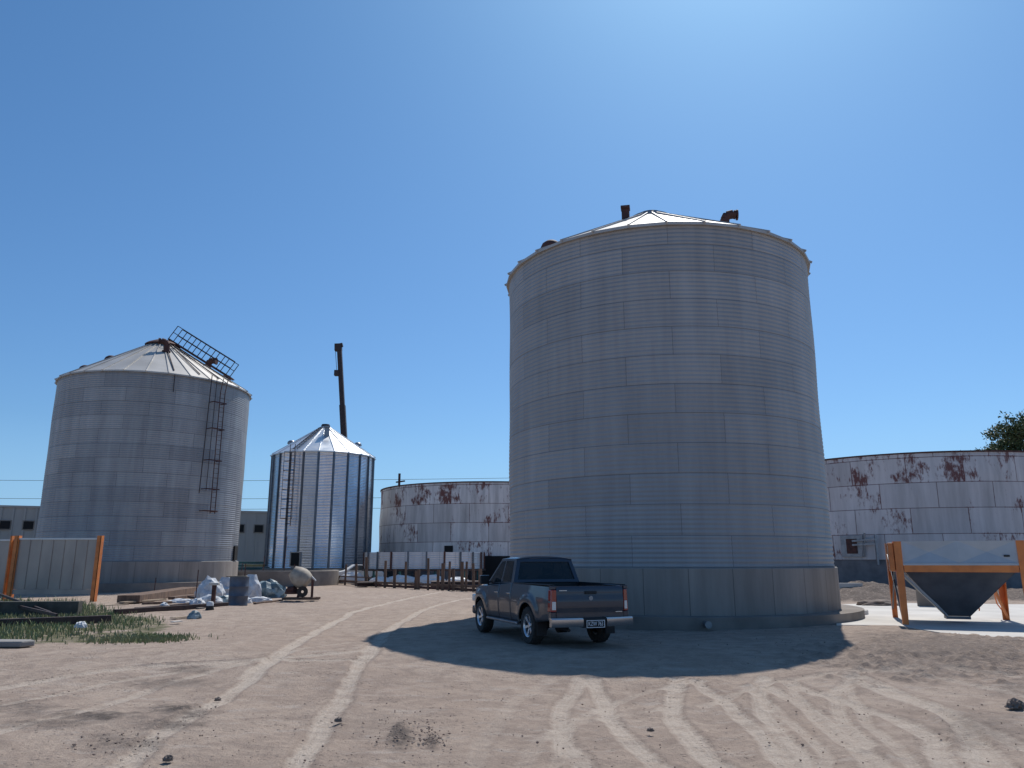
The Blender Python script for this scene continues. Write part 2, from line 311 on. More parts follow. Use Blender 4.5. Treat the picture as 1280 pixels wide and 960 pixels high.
GP1=[G(u,v) for u,v in [(-260,812),(-100,812),(0,806),(80,802),(150,797),(190,789),(215,782),(190,772),(140,768),(100,757),(-60,752),(-260,757)]]
GP2=[G(u,v) for u,v in [(135,801),(205,801),(208,795),(150,795)]]
gm=(inpoly([(p.x,p.y) for p in GP1],X,Y)|inpoly([(p.x,p.y) for p in GP2],X,Y)).astype(float)
gm*= (vnoise(X*2,Y*2,33)+.5>.18)
near=np.exp(-np.maximum(0,np.hypot(X,Y)-45)/40)
tg_=np.clip((16.3-Y)/4.3,0,1); Z=-.22*tg_*tg_*(3-2*tg_)+near*(.10*vnoise(X/5,Y/5,1)+.05*vnoise(X/1.5,Y/1.5,2)+.022*vnoise(X*2,Y*2,3)+.014*vnoise(X*6,Y*6,4)+.008*vnoise(X*14,Y*14,8))+rut
Z+= near*dark*(.05*np.abs(vnoise(X*8,Y*8,21))+.03*np.abs(vnoise(X*15,Y*15,22)))
mound=blob(1190,812,150,14); Z+=mound*.10
# earth bank beyond the feed hopper, left of the right tank
def ridge(cx,cy,rx,ry,h,sd):
    q=np.clip(1-np.sqrt(((X-cx)/rx)**2+((Y-cy)/ry)**2),0,1); return h*q**.7*(1+.5*vnoise(X*1.2,Y*1.2,sd)+.25*vnoise(X*4,Y*4,sd+1))
bank=np.maximum(np.maximum(ridge(16.6,38,4.6,3.4,.72,41),ridge(29,36,8,3.5,1.0,43)),ridge(22.5,39,5,3,.5,45)); Z+=bank
# keep it level and low beneath walls and slabs
flat=np.zeros(X.shape)
def lvl(cx,cy,r): 
    global flat; flat=np.maximum(flat,np.clip((r-np.hypot(X-cx,Y-cy))/.5,0,1))
me=bpy.data.meshes.new('ground'); nx,ny=len(xs),len(ys)
SLAB=[G(u,v) for u,v in [(1046,783),(1120,784),(1200,797),(1420,806),(1440,762),(1300,757),(1120,755),(1040,757)]]
ins=inpoly([(p.x,p.y) for p in SLAB],X,Y); Z=np.where(ins,np.minimum(Z,0)-.03,Z)
V3=np.stack([X,Y,Z],-1).reshape(-1,3)
me.vertices.add(nx*ny); me.vertices.foreach_set('co',V3.ravel())
ii=np.arange(nx*ny).reshape(ny,nx); q=np.stack([ii[:-1,:-1],ii[:-1,1:],ii[1:,1:],ii[1:,:-1]],-1).reshape(-1,4)
me.loops.add(q.size); me.loops.foreach_set('vertex_index',q.ravel()); me.polygons.add(len(q)); me.polygons.foreach_set('loop_start',np.arange(0,q.size,4)); me.polygons.foreach_set('use_smooth',np.ones(len(q),bool))
me.update(calc_edges=True)
far=np.clip((Y-75)/20,0,1)
for nme,arr in (('track',trk),('trackdist',tds),('gravel',np.clip(dark+.9*(bank>.05),0,1)),('green',np.maximum(gm,far))):
    a=me.attributes.new(nme,'FLOAT','POINT'); a.data.foreach_set('value',arr.ravel().astype(np.float32))
go=bpy.data.objects.new('ground',me); COL.objects.link(go); go['kind']='structure'
m=bpy.data.materials.new('dirt'); m.use_nodes=True; N=m.node_tree.nodes; L=m.node_tree.links; b=N['Principled BSDF']; b.inputs['Roughness'].default_value=.95; b.inputs['Specular IOR Level'].default_value=.15
def nz(sc,det=8,ro=.6,vec=None):
    n=N.new('ShaderNodeTexNoise'); n.inputs['Scale'].default_value=sc; n.inputs['Detail'].default_value=det; n.inputs['Roughness'].default_value=ro; L.new(vec or tc.outputs['Object'],n.inputs[0]); return n.outputs[0]
def rng(s,a,b_,c=0,d=1):
    n=N.new('ShaderNodeMapRange'); n.inputs[1].default_value=a; n.inputs[2].default_value=b_; n.inputs[3].default_value=c; n.inputs[4].default_value=d; L.new(s,n.inputs[0]); return n.outputs[0]
def mix(f,a,b_,mode='MIX'):
    n=N.new('ShaderNodeMix'); n.data_type='RGBA'; n.blend_type=mode
    for k,s in ((0,f),(6,a),(7,b_)):
        if isinstance(s,(int,float)): n.inputs[k].default_value=s
        elif isinstance(s,tuple): n.inputs[k].default_value=(*s,1)
        else: L.new(s,n.inputs[k])
    return n.outputs[2]
def math_(op,a,b_):
    n=N.new('ShaderNodeMath'); n.operation=op
    for k,s in ((0,a),(1,b_)):
        if isinstance(s,(int,float)): n.inputs[k].default_value=s
        else: L.new(s,n.inputs[k])
    return n.outputs[0]
def attr(s):
    n=N.new('ShaderNodeAttribute'); n.attribute_name=s; return n.outputs['Fac']
tc=N.new('ShaderNodeTexCoord')
c=mix(rng(nz(.25,4),.35,.65),(.41,.317,.252),(.48,.385,.312))
c=mix(rng(nz(2.2,8,.7),.42,.62,0,.75),c,(.285,.22,.18))
# wind-drawn pale dust and trampled flakes
mpn=N.new('ShaderNodeMapping'); mpn.inputs['Scale'].default_value=(.9,2.6,1); mpn.inputs['Rotation'].default_value=(0,0,.25); L.new(tc.outputs['Object'],mpn.inputs[0])
c=mix(rng(nz(1.6,9,.75,mpn.outputs[0]),.54,.64,0,.65),c,(.49,.42,.365))
edge=math_('ADD',attr('trackdist'),math_('MULTIPLY',math_('SUBTRACT',nz(4,8,.75),.5),1.7))
msk=rng(edge,.65,1.2,1,0)
strp=math_('SINE',math_('MULTIPLY',attr('trackdist'),13.0),0); strp=rng(strp,-.6,.8,.78,1)
tt=math_('MULTIPLY',math_('MULTIPLY',math_('MULTIPLY',attr('track'),msk),strp),rng(nz(3,8,.75),.36,.58,.28,1))
tt=math_('MINIMUM',math_('MULTIPLY',tt,1.25),1.0)
rim=math_('MULTIPLY',math_('MULTIPLY',rng(edge,1.0,1.25,0,1),rng(edge,1.3,1.7,1,0)),attr('track'))
c=mix(math_('MULTIPLY',rim,.35),c,(.21,.165,.14))
c=mix(tt,c,(.56,.475,.395))
gr=math_('MULTIPLY',attr('gravel'),rng(nz(9,6,.7),.36,.5,.35,1))
c=mix(gr,c,(.095,.08,.072))
vo=N.new('ShaderNodeTexVoronoi'); vo.inputs['Scale'].default_value=11; L.new(tc.outputs['Object'],vo.inputs[0])
peb=math_('MULTIPLY',rng(vo.outputs['Distance'],.16,.24,1,0),rng(nz(1.3,5),.5,.58))
c=mix(math_('MULTIPLY',peb,.45),c,(.17,.135,.115))
c=mix(rng(nz(38,4,.7),.35,.7,0,.45),c,(.24,.19,.16),'MIX')
c=mix(math_('MULTIPLY',attr('green'),rng(nz(3,6),.35,.6,.4,1)),c,(.10,.105,.05))
L.new(c,b.inputs['Base Color'])
hh=math_('ADD',math_('MULTIPLY',nz(9,8,.7),1),math_('MULTIPLY',peb,.5)); 
hh=math_('ADD',hh,math_('MULTIPLY',nz(45,5,.7),.35))
bp=N.new('ShaderNodeBump'); bp.inputs['Strength'].default_value=1; bp.inputs['Distance'].default_value=.05; L.new(hh,bp.inputs['Height']); L.new(bp.outputs[0],b.inputs['Normal'])
me.materials.append(m); M['dirt']=m

sb=MB(); n=len(SLAB); sb.add([(p.x,p.y,-.25) for p in SLAB]+[(p.x,p.y,.045) for p in SLAB],[tuple(range(n,2*n))]+[(i,(i+1)%n,n+(i+1)%n,n+i) for i in range(n)])
tag(sb.build('concrete_pavement',M['concrete_pale']),kind='structure')

# ------------------------------------------------------------------ grass (uncountable)
def blades(name,samp,count,h0,h1,wd,m,tagd):
    vs=[]; fs=[]; k=0
    while k<count:
        p=samp()
        if p is None: continue
        x,y,sc=p; a=random.random()*2*PI; h=random.uniform(h0,h1)*sc; lean=random.uniform(.1,.6)*h; la=random.random()*2*PI
        dx,dy=math.cos(a)*wd/2,math.sin(a)*wd/2; n=len(vs)
        tx,ty=x+math.cos(la)*lean,y+math.sin(la)*lean
        vs+=[(x-dx,y-dy,-.03),(x+dx,y+dy,-.03),((x+tx)/2+dx*.7,(y+ty)/2+dy*.7,h*.6),((x+tx)/2-dx*.7,(y+ty)/2-dy*.7,h*.6),(tx,ty,h)]
        fs+=[(n,n+1,n+2,n+3),(n+3,n+2,n+4)]; k+=1
    mb=MB(); mb.v=vs; mb.f=fs
    me=bpy.data.meshes.new(name); me.from_pydata(vs,[],fs); me.materials.append(m); o=bpy.data.objects.new(name,me); COL.objects.link(o); tag(o,**tagd); return o
def pin(poly,x,y):
    r=False; n=len(poly)
    for i in range(n):
        x0,y0=poly[i][0],poly[i][1]; x1,y1=poly[(i+1)%n][0],poly[(i+1)%n][1]
        if ((y0>y)!=(y1>y)) and x<(x1-x0)*(y-y0)/(y1-y0)+x0: r=not r
    return r
bx0=min(p.x for p in GP1); bx1=max(p.x for p in GP1); by0=min(p.y for p in GP1); by1=max(p.y for p in GP1)
def sg():
    x=random.uniform(bx0,bx1); y=random.uniform(by0,by1)
    i=pin(GP1,x,y) 
    if not i: return None
    nval=math.sin(x*1.7+y)*math.sin(y*1.3-x*.6)+.5*math.sin(x*4.1-y*3.3)
    if nval<-.55 and random.random()<.75: return None
    x+=random.gauss(0,.28); y+=random.gauss(0,.25)
    if x>-13 and random.random()<min(.96,(x+13)/3.5): return None
    tall=1+ (1.3 if (y>25.5 and x<-13.5) else 0)*random.random()
    return x,y,tall*(.75+.35*nval)
blades('grass',sg,26000,.05,.19,.03,M['grass'],dict(label='patch of green weeds and grass at the left edge',cat='grass',kind='stuff'))
def sg2():
    x=random.uniform(min(p.x for p in GP2),max(p.x for p in GP2)); y=random.uniform(min(p.y for p in GP2),max(p.y for p in GP2))
    return (x+random.gauss(0,.4),y+random.gauss(0,.3),.6) if pin(GP2,x,y) else None
blades('grass',sg2,1500,.05,.14,.03,M['grass'],dict(label='thin strip of short grass right of the main weed patch',cat='grass',kind='stuff'))
def sg3():
    x=random.uniform(-62,-15); y=86+ (x+31)*.406 + random.uniform(-14,1)
    return x,y,1
blades('field_grass',sg3,14000,.5,1.2,.10,M['drygrass'],dict(label='tall green field grass in front of the far grey warehouse',cat='grass',kind='stuff'))

# ------------------------------------------------------------------ silos
def corr_wall(R,z0,z1,pitch,amp,nseg,facets=False,per=6,seamphase=0,dent=0):
    nz_=int((z1-z0)/pitch*per); V=[]; UV=[]
    rs=np.random.RandomState(3)
    rows=np.linspace(z0,z1,nz_+1)
    th=np.arange(nseg+1)/nseg*2*PI
    vs=[]; uv=[]
    for z in rows:
        rr=R+amp*math.sin(2*PI*(z-z0)/pitch)
        for t in th[:-1]:
            d=dent*(math.sin(3*t+z*.9)+math.sin(7*t-z*1.7))*.5
            vs.append(((rr+d)*math.cos(t),(rr+d)*math.sin(t),z))
    fs=[];uvs=[]
    for i in range(len(rows)-1):
        for j in range(nseg):
            k=(j+1)%nseg
            fs.append((i*nseg+j,i*nseg+k,(i+1)*nseg+k,(i+1)*nseg+j))
            u0,u1=(th[j]*R+seamphase),(th[j+1]*R+seamphase); v0,v1=rows[i]-z0,rows[i+1]-z0
            uvs+=[u0,v0,u1,v0,u1,v1,u0,v1]
    return vs,fs,uvs
def wall_obj(name,data,mt,parent,facets=False):
    vs,fs,uvs=data; me=bpy.data.meshes.new(name); me.from_pydata(vs,[],fs); l=me.uv_layers.new(name='UVMap'); l.data.foreach_set('uv',np.array(uvs,dtype=np.float32))
    me.polygons.foreach_set('use_smooth',np.ones(len(fs),bool)); me.materials.append(mt); me.update()
    if facets:   # sharp along the vertical corners only
        nseg=facets
        att=me.attributes.new('sharp_edge','BOOLEAN','EDGE'); ev=np.zeros(len(me.edges)*2,int); me.edges.foreach_get('vertices',ev); ev=ev.reshape(-1,2)
        att.data.foreach_set('value',(ev[:,0]%nseg==ev[:,1]%nseg))
    o=bpy.data.objects.new(name,me); COL.objects.link(o); o.parent=parent; return o
def cone_roof(R,z0,z1,n,r1,over=.13,rib=.07,rot=0,ribw=.05):
    """sheet sectors between standing ribs"""
    mb=MB(); sl=(z1-z0)/(R-r1)
    Ro=R+over; ze=z0-over*sl
    vs=[]; 
    for i in range(n):
        t=rot+2*PI*i/n; vs+=[(Ro*math.cos(t),Ro*math.sin(t),ze+.02),(r1*math.cos(t),r1*math.sin(t),z1)]
    mb.add(vs,[(2*i,2*((i+1)%n),2*((i+1)%n)+1,2*i+1) for i in range(n)])
    # drip edge
    vs=[]
    for i in range(n):
        t=rot+2*PI*i/n; vs+=[(Ro*math.cos(t),Ro*math.sin(t),ze+.018),(Ro*math.cos(t),Ro*math.sin(t),ze-.07),(R*math.cos(t),R*math.sin(t),ze-.05)]
    mb.add(vs,[(3*i,3*((i+1)%n),3*((i+1)%n)+1,3*i+1) for i in range(n)]+[(3*i+1,3*((i+1)%n)+1,3*((i+1)%n)+2,3*i+2) for i in range(n)])
    for i in range(n):
        t=rot+2*PI*i/n; d=Vector((math.cos(t),math.sin(t),0)); e=Vector((-math.sin(t),math.cos(t),0))*ribw/2
        nrm=Vector((d.x*(z1-z0),d.y*(z1-z0),R-r1)).normalized()*rib
        a=d*(Ro+.04)+Vector((0,0,ze-.04)); b=d*r1+Vector((0,0,z1))
        mb.hexa([a-e,a+e,b+e,b-e,a-e+nrm,a+e+nrm,b+e+nrm,b-e+nrm])
    return mb
def on_roof(R,z0,z1,r1,phi,r,h=0):
    z=z0+(z1-z0)*(R-r)/(R-r1); return Vector((r*math.cos(phi),r*math.sin(phi),z+h))
def elbow_vent(parent,p,phi,sc,mt):
    mb=MB(); d=Vector((math.cos(phi),math.sin(phi),0)); p=Vector(p); z=Vector((0,0,1))
    pts=[p-z*.1,p+z*.45*sc,p+z*.62*sc+d*.10*sc,p+z*.66*sc+d*.32*sc,p+z*.62*sc+d*.45*sc]
    for a,b in zip(pts[:-1],pts[1:]): mb.tube(a,b,.17*sc,.18*sc,n=14)
    mb.tube(pts[-1],pts[-1]+d*.05,.21*sc,n=14); mb.tube(p-z*.05,p+z*.08,.24*sc,n=14)
    return mb.build('roof_vent',mt,parent,autosm=40)
def dome_vent(parent,p,sc,mt):
    mb=MB(); T=Matrix.Translation(p)
    mb.lathe([(.20*sc,-.1),(.20*sc,.16*sc),(.34*sc,.16*sc),(.36*sc,.24*sc),(.30*sc,.38*sc),(.18*sc,.47*sc),(.001,.5*sc)],18,T)
    return mb.build('roof_vent',mt,parent,autosm=40)
def box_vent(parent,p,phi,sc,mt):
    Mx=Matrix.Translation(p)@Matrix.Rotation(phi,4,'Z'); mb=MB(); mb.box((-.14*sc,-.17*sc,-.12),(.14*sc,.17*sc,.55*sc),Mx); mb.box((-.18*sc,-.2*sc,.5*sc),(.24*sc,.2*sc,.62*sc),Mx)
    return mb.build('roof_vent',mt,parent,bevel=.015)
def cyl_ring(r0,r1,z0,z1,n=96): return MB().lathe([(r0,z0),(r1,z0),(r1,z1),(r0,z1),(r0,z0)],n)

def silo(loc,R,zc,zw,za,mt,label,nroof,r1,foot,roofm,pitch=.13,nseg=144,amp=.0115,phase=0,dent=.0):
    t=empty('grain_silo',loc,label=label,cat='silo',group='corrugated steel grain silos')
    wall_obj('wall',corr_wall(R,zc,zw,pitch,amp,nseg,seamphase=phase,dent=dent),mt,t)
    cone_roof(R,zw+.04,za,nroof,r1).build('roof',roofm,t)
    fo=wall_obj('foundation',corr_wall(R+.10,-.25,zc-.03,.89,0,96,per=2),M['formed'],t); MB().lathe([(R+.10,zc-.03),(R+.07,zc),(R-.3,zc+.002)],96).build('foundation_top',M['concrete'],t,autosm=30)
    cyl_ring(R+.05,R+foot[0],-.3,foot[1]).build('footing',M['concrete_dirty'],t,autosm=30)
    return t
BIG=silo((5.22,26.85,0),5.3,1.54,11.68,14.15,M['zinc_big'],'huge grey corrugated grain silo behind the blue pickup, biggest of the silos',30,.75,(.75,.28),M['roof'],dent=.02,phase=.4)
LC=Vector((-math.sin(R_(25.25)),math.cos(R_(25.25)),0))*56.9
LEFT=silo(LC,5.98,1.72,13.1,16.3,M['zinc_left'],'weathered grey grain silo at left with rusty ladder and stair rails on its roof',30,.75,(1.1,.5),M['roof'],phase=1.3,dent=.015)
# big silo roof fittings; angle phi measured from +X.  towards camera = 259 deg
def fit(silo,px,r,phi_deg): pass
bR,bz0,bz1,br=5.3,11.72,14.15,.75
col=MB(); col.lathe([(.78,14.0),(.78,14.26),(.66,14.30),(.60,14.26)],24); col.build('roof_collar',M['steel'],BIG,autosm=40)
op=MB()
for i in range(8):
    a=2*PI*i/8; op.bar((.62*math.cos(a),.62*math.sin(a),14.22),(.46*math.cos(a),.46*math.sin(a),14.40),.06)
op.lathe([(.44,14.38),(.48,14.38),(.48,14.43),(.44,14.43),(.44,14.38)],20); op.build('collar_ring',M['dark_steel'],BIG)
def az(cx,cy): return math.atan2(-cy,-cx)
tb=az(5.22,26.85)
elbow_vent(BIG,on_roof(bR,bz0,bz1,br,tb+R_(62),2.9),tb+R_(95),.9,M['rust'])
box_vent(BIG,on_roof(bR,bz0,bz1,br,tb-R_(24),2.1),tb,.8,M['rust'])
dome_vent(BIG,on_roof(bR,bz0,bz1,br,tb-R_(66),3.9),1.1,M['rust'])
# ladder cleat & hatch on the shaded side, small vent tube by the footing
cl=MB(); cl.tube((-.2,-5.9,.12),(-.2,-6.35,.12),.09,n=12); cl.build('drain_pipe',M['steel'],BIG,autosm=40)
# left silo fittings
lR,lz0,lz1=5.98,13.14,16.3; tl=az(LC.x,LC.y)
cap=MB(); cap.lathe([(.001,16.75),(.5,16.65),(1.0,16.42),(1.15,16.30),(1.12,16.22)],24); cap.build('roof_cap',M['rust'],LEFT,autosm=40)
elbow_vent(LEFT,on_roof(lR,lz0,lz1,.75,tl+R_(6),2.4),tl-R_(90),1.1,M['rust'])
dome_vent(LEFT,on_roof(lR,lz0,lz1,.75,tl-R_(105),3.2),1.25,M['rust'])
dome_vent(LEFT,on_roof(lR,lz0,lz1,.75,tl-R_(100),4.6),1.25,M['rust'])
elbow_vent(LEFT,on_roof(lR,lz0,lz1,.75,tl+R_(100),3.1),tl+R_(60),1.25,M['rust'])
dome_vent(LEFT,on_roof(lR,lz0,lz1,.75,tl+R_(95),4.3),1.15,M['rust'])
# roof stair with hand rails, running down from the cap
ph=tl+R_(68)
d=Vector((math.cos(ph),math.sin(ph),0)); e=Vector((-math.sin(ph),math.cos(ph),0)); Zv=Vector((0,0,1))
sm=MB(); a=on_roof(lR,lz0,lz1,.75,ph,.5,.25); b=on_roof(lR,lz0,lz1,.75,ph,4.9,.22)
nr=(b-a).cross(e).normalized(); nr=nr if nr.z>0 else -nr
for s in (-.35,.35): sm.bar(a+e*s,b+e*s,.07,.12)
for i in range(19):
    p=a.lerp(b,i/18); sm.bar(p-e*.35,p+e*.35,.16,.05)
sm.build('roof_stair',M['rust'],LEFT)
for s in (-.42,.42):
    hr=MB(); 
    for i in range(7):
        p=a.lerp(b,i/6*.93)+e*s; hr.tube(p,p+nr*1.08,.028,n=6)
    for h in (.55,1.08):
        hr.tube(a+e*s+nr*h,a.lerp(b,.93)+e*s+nr*h,.028,n=6)
    hr.build('handrail',M['dark_steel'],LEFT)
gd=MB()
for dd,l in ((8,5.7),(24,5.7),(38,5.75),(50,5.75)):
    q=on_roof(lR,lz0,lz1,.75,tl+R_(dd),.9,.1); gd.tube(q,on_roof(lR,lz0,lz1,.75,tl+R_(dd*1.0),l,.06),.035,n=6)
gd.build('roof_guy',M['dark_steel'],LEFT)
# ladder on wall
def polar(ph,r,z): return Vector((r*math.cos(ph),r*math.sin(ph),z))
pl=tl+R_(36); la=MB()
for s in (-.028,.028): la.tube(polar(pl+s,6.45,4.6),polar(pl+s,6.45,12.3),.03,n=6)
for i in range(26): la.tube(polar(pl-.028,6.45,4.7+i*.3),polar(pl+.028,6.45,4.7+i*.3),.012,n=5)
la.tube(polar(pl-.028,6.45,12.3),polar(pl+.03,6.2,13.3),.03,n=6); la.tube(polar(pl+.028,6.45,12.3),polar(pl+.1,6.2,13.6),.03,n=6)
la.build('ladder',M['rust'],LEFT)
for z in (4.75,6.1,7.9,9.9,11.6):
    k=MB(); k.bar(polar(pl-.10,6.5,z),polar(pl+.05,6.5,z),.07); k.bar(polar(pl-.10,6.5,z),polar(pl-.10,6.0,z),.05); k.bar(polar(pl+.05,6.5,z),polar(pl+.05,6.0,z),.05)
    k.build('ladder_bracket',M['rust'],LEFT)
k=MB(); k.tube(polar(pl-.16,6.4,5.8),polar(pl-.13,6.35,13.3),.032,n=6); k.tube(polar(pl-.09,6.4,6.0),polar(pl-.07,6.35,13.2),.022,n=6); k.build('loose_rail',M['dark_steel'],LEFT)
k=MB(); k.tube(polar(tl+R_(8),6.13,11.9),polar(tl+R_(8),6.13,13.0),.03,n=6); k.build('hanging_rod',M['dark_steel'],LEFT)
k=MB(); Mx=Matrix.Rotation(tl+R_(69),4,'Z'); k.box((5.95,-.35,1.78),(6.1,.35,2.7),Mx); k.build('hatch',M['void'],LEFT)

# middle new silo: 22 flat sides with vertical stiffeners
MC=Vector((-math.sin(R_(13.8)),math.cos(R_(13.8)),0))*72; nF=22
MID=empty('grain_silo',MC,label='shiny new galvanized silo with vertical ribs standing before the dark crane boom',cat='silo',group='corrugated steel grain silos')
mz0,mz1,mza=1.15,11.0,13.75
o=wall_obj('wall',corr_wall(4.5,mz0,mz1,.13,.014,nF,dent=.0),M['zinc_new'],MID,facets=nF)
for i in range(nF):
    a=2*PI*i/nF; Mx=Matrix.Rotation(a,4,'Z'); s=MB(); s.box((4.47,-.05,mz0),(4.60,.05,mz1-.02),Mx); s.box((4.46,-.10,mz0),(4.535,.10,mz1-.02),Mx); s.build('stiffener',M['stiff'],MID)
cone_roof(4.5,mz1+.03,mza,nF,.35,over=.15,rib=.08,ribw=.05).build('roof',M['roof_new'],MID)
MB().lathe([(.001,mza+.28),(.35,mza+.26),(.42,mza+.1),(.42,mza-.12),(.36,mza-.12)],16).build('roof_cap',M['dark_steel'],MID,autosm=40)
tm=az(MC.x,MC.y)
box_vent(MID,on_roof(4.5,mz1,mza,.35,tm+R_(4),1.9),tm,1.3,M['steel'])
dome_vent(MID,on_roof(4.5,mz1,mza,.35,tm+R_(96),3.0),1.05,M['steel']); dome_vent(MID,on_roof(4.5,mz1,mza,.35,tm-R_(100),3.0),1.05,M['steel'])
l=MB(); pl2=tm-R_(33)
for s in (-.05,.05): l.tube(polar(pl2+s,4.85,4.6),polar(pl2+s,4.85,mz1+.5),.028,n=6)
for i in range(22): l.tube(polar(pl2-.05,4.85,4.8+i*.3),polar(pl2+.05,4.85,4.8+i*.3),.018,n=5)
l.build('ladder',M['dark_steel'],MID)
cg=MB()
for i in range(8):
    z=5.2+i*.8; pp=[polar(pl2-.06,4.85,z),polar(pl2-.11,5.2,z),polar(pl2-.06,5.5,z),polar(pl2+.06,5.5,z),polar(pl2+.11,5.2,z),polar(pl2+.06,4.85,z)]; cg.path(pp,.02,5)
for s,r in ((-.11,5.2),(-.06,5.5),(.06,5.5),(.11,5.2)): cg.tube(polar(pl2+s,r,5.2),polar(pl2+s,r,10.8),.018,n=5)
cg.build('ladder_cage',M['dark_steel'],MID)
l=MB(); 
for s in (-.06,.06): l.bar(on_roof(4.5,mz1,mza,.35,pl2+s*.8,4.5,.15),on_roof(4.5,mz1,mza,.35,pl2+s*3,.7,.15),.04)
for i in range(14):
    r=4.4-i*.27; l.bar(on_roof(4.5,mz1,mza,.35,pl2-.25/r,r,.17),on_roof(4.5,mz1,mza,.35,pl2+.25/r,r,.17),.04)
l.build('roof_ladder',M['dark_steel'],MID)
Mx=Matrix.Rotation(tm-R_(24),4,'Z'); k=MB(); k.box((4.4,-.48,1.25),(4.62,.48,2.5),Mx); fr=k.build('hatch',M['steel'],MID)
k=MB(); k.box((4.5,-.36,1.35),(4.64,.36,2.4),Mx); k.build('opening',M['void'],fr)
MB().lathe([(4.95,-.3),(4.95,mz0-.02),(4.0,mz0)],64).build('foundation',M['concrete'],MID,autosm=30)
# empty ring foundation in front of it
FC=Vector((-math.sin(R_(16.9)),math.cos(R_(16.9)),0))*61.5
t=empty('concrete_foundation',FC,label='low round concrete silo foundation in front of the shiny ribbed silo',cat='foundation')
MB().lathe([(4.9,-.3),(4.9,1.02),(4.86,1.08),(4.5,1.08),(4.5,.5),(.01,.5)],72).build('ring_wall',M['concrete_dirty'],t,autosm=30)
k=MB()
for i,a in enumerate((200,214,233,262,280,297,305)):
    r=R_(a); k=MB(); k.tube((4.7*math.cos(r),4.7*math.sin(r),1.0),(4.7*math.cos(r)+.05,4.7*math.sin(r),1.0+[1.9,.9,2.2,.6,1.1,2.4,.5][i]),.025,n=5); k.build('rebar',M['rust'],t)

# ------------------------------------------------------------------ old tanks
def tank(loc,R,z0,zt,mt,label,phase,seedd):
    t=empty('storage_tank',loc,label=label,cat='tank',group='old rusty steel tanks')
    wall_obj('wall',corr_wall(R,z0,zt,.8,0.0,128,seamphase=phase,per=1,dent=.05),mt,t)
    MB().lathe([(R-.1,zt-.05),(R+.06,zt-.05),(R+.06,zt+.05),(R-.1,zt+.05)],128).build('top_rim',M['rust'],t,autosm=30)
    MB().lathe([(R-.05,-.3),(R-.05,z0+.05)],96).build('plinth',M['hopper_grey'],t,autosm=30)
    s=MB(); 
    n=96; vs=[(R*.995*math.cos(2*PI*i/n),R*.995*math.sin(2*PI*i/n),zt-.4) for i in range(n)]; s.add(vs,[tuple(range(n))]); s.build('floating_deck',M['rust'],t)
    return t
TC=Vector((-math.sin(R_(1.6)),math.cos(R_(1.6)),0))*76.7
TM=tank(TC,10.7,1.72,8.35,M['old_tank'],'pale rust-streaked round tank between the shiny silo and the huge silo',2.2,1)
tt_=az(TC.x,TC.y)
# doorway, dark gap, upright pipe
Mx=Matrix.Rotation(tt_-R_(19),4,'Z'); k=MB(); k.box((10.55,-.38,1.95),(10.80,.38,3.0),Mx); k.build('hatch',M['void'],TM)
k=MB(); Mx=Matrix.Rotation(tt_-R_(52),4,'Z'); k.tube(Mx@Vector((10.5,0,8.2)),Mx@Vector((10.5,0,9.5)),.11,n=8); k.bar(Mx@Vector((10.5,-.5,8.75)),Mx@Vector((10.5,.9,8.75)),.12); k.build('standpipe',M['rust'],TM)
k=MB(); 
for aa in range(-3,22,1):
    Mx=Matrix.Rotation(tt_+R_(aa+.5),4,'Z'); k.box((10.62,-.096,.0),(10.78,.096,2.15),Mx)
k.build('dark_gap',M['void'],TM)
RC=Vector((math.sin(R_(27)),math.cos(R_(27)),0))*66.2
TR_=tank(RC,10.7,1.80,8.5,M['old_tank_r'],'grey old tank at right edge behind the orange-legged hopper',.7,2)
tr=az(RC.x,RC.y); Mx=Matrix.Rotation(tr-R_(19),4,'Z')
k=MB(); k.box((10.6,-.72,2.0),(10.82,.72,3.35),Mx); fr=k.build('hatch',M['steel'],TR_)
k=MB(); k.box((10.7,-.35,2.2),(10.85,.35,3.15),Mx); k.build('opening',M['rust'],fr)
k=MB(); k.bar(Mx@Vector((10.95,.72,2.0)),Mx@Vector((10.95,.95,3.5)),.10); k.bar(Mx@Vector((10.95,.1,3.0)),Mx@Vector((10.95,1.6,3.1)),.12); k.bar(Mx@Vector((10.95,.1,2.75)),Mx@Vector((10.95,1.6,2.8)),.12); k.bar(Mx@Vector((10.95,1.6,1.5)),Mx@Vector((10.95,1.6,3.4)),.12); k.build('door_bar',M['steel'],TR_)

# ------------------------------------------------------------------ silo ring on stands
rc=at(530,715,63); RG=empty('silo_ring',(rc.x,rc.y,0),label='low galvanized ring of a silo being assembled on stands behind the post fence',cat='ring')
wall_obj('wall',corr_wall(4.75,1.15,2.38,.13,.02,nF),M['zinc_ring'],RG,facets=nF)
wall_obj('inner_wall',corr_wall(4.70,1.15,2.38,.13,.02,nF),M['zinc_ring'],RG,facets=nF)
for i in range(nF):
    a=2*PI*i/nF; Mx=Matrix.Rotation(a,4,'Z'); s=MB(); s.box((4.74,-.06,1.12),(4.84,.06,2.42),Mx); s.build('stiffener',M['rust' if i%3==0 else 'stiff'],RG)
MB().lathe([(4.6,1.0),(4.9,1.0),(4.9,1.13),(4.6,1.13),(4.6,1.0)],nF).build('base_beam',M['dark_steel'],RG)
for i in range(nF):
    a=2*PI*(i+.5)/nF; s=MB(); x,y=4.6*math.cos(a),4.6*math.sin(a); s.bar((x,y,-.05),(x,y,1.0),.16); s.bar((x*.93,y*.93,-.05),(x,y,.9),.08); s.build('stand',M['teal'] if i%2 else M['dark_steel'],RG)

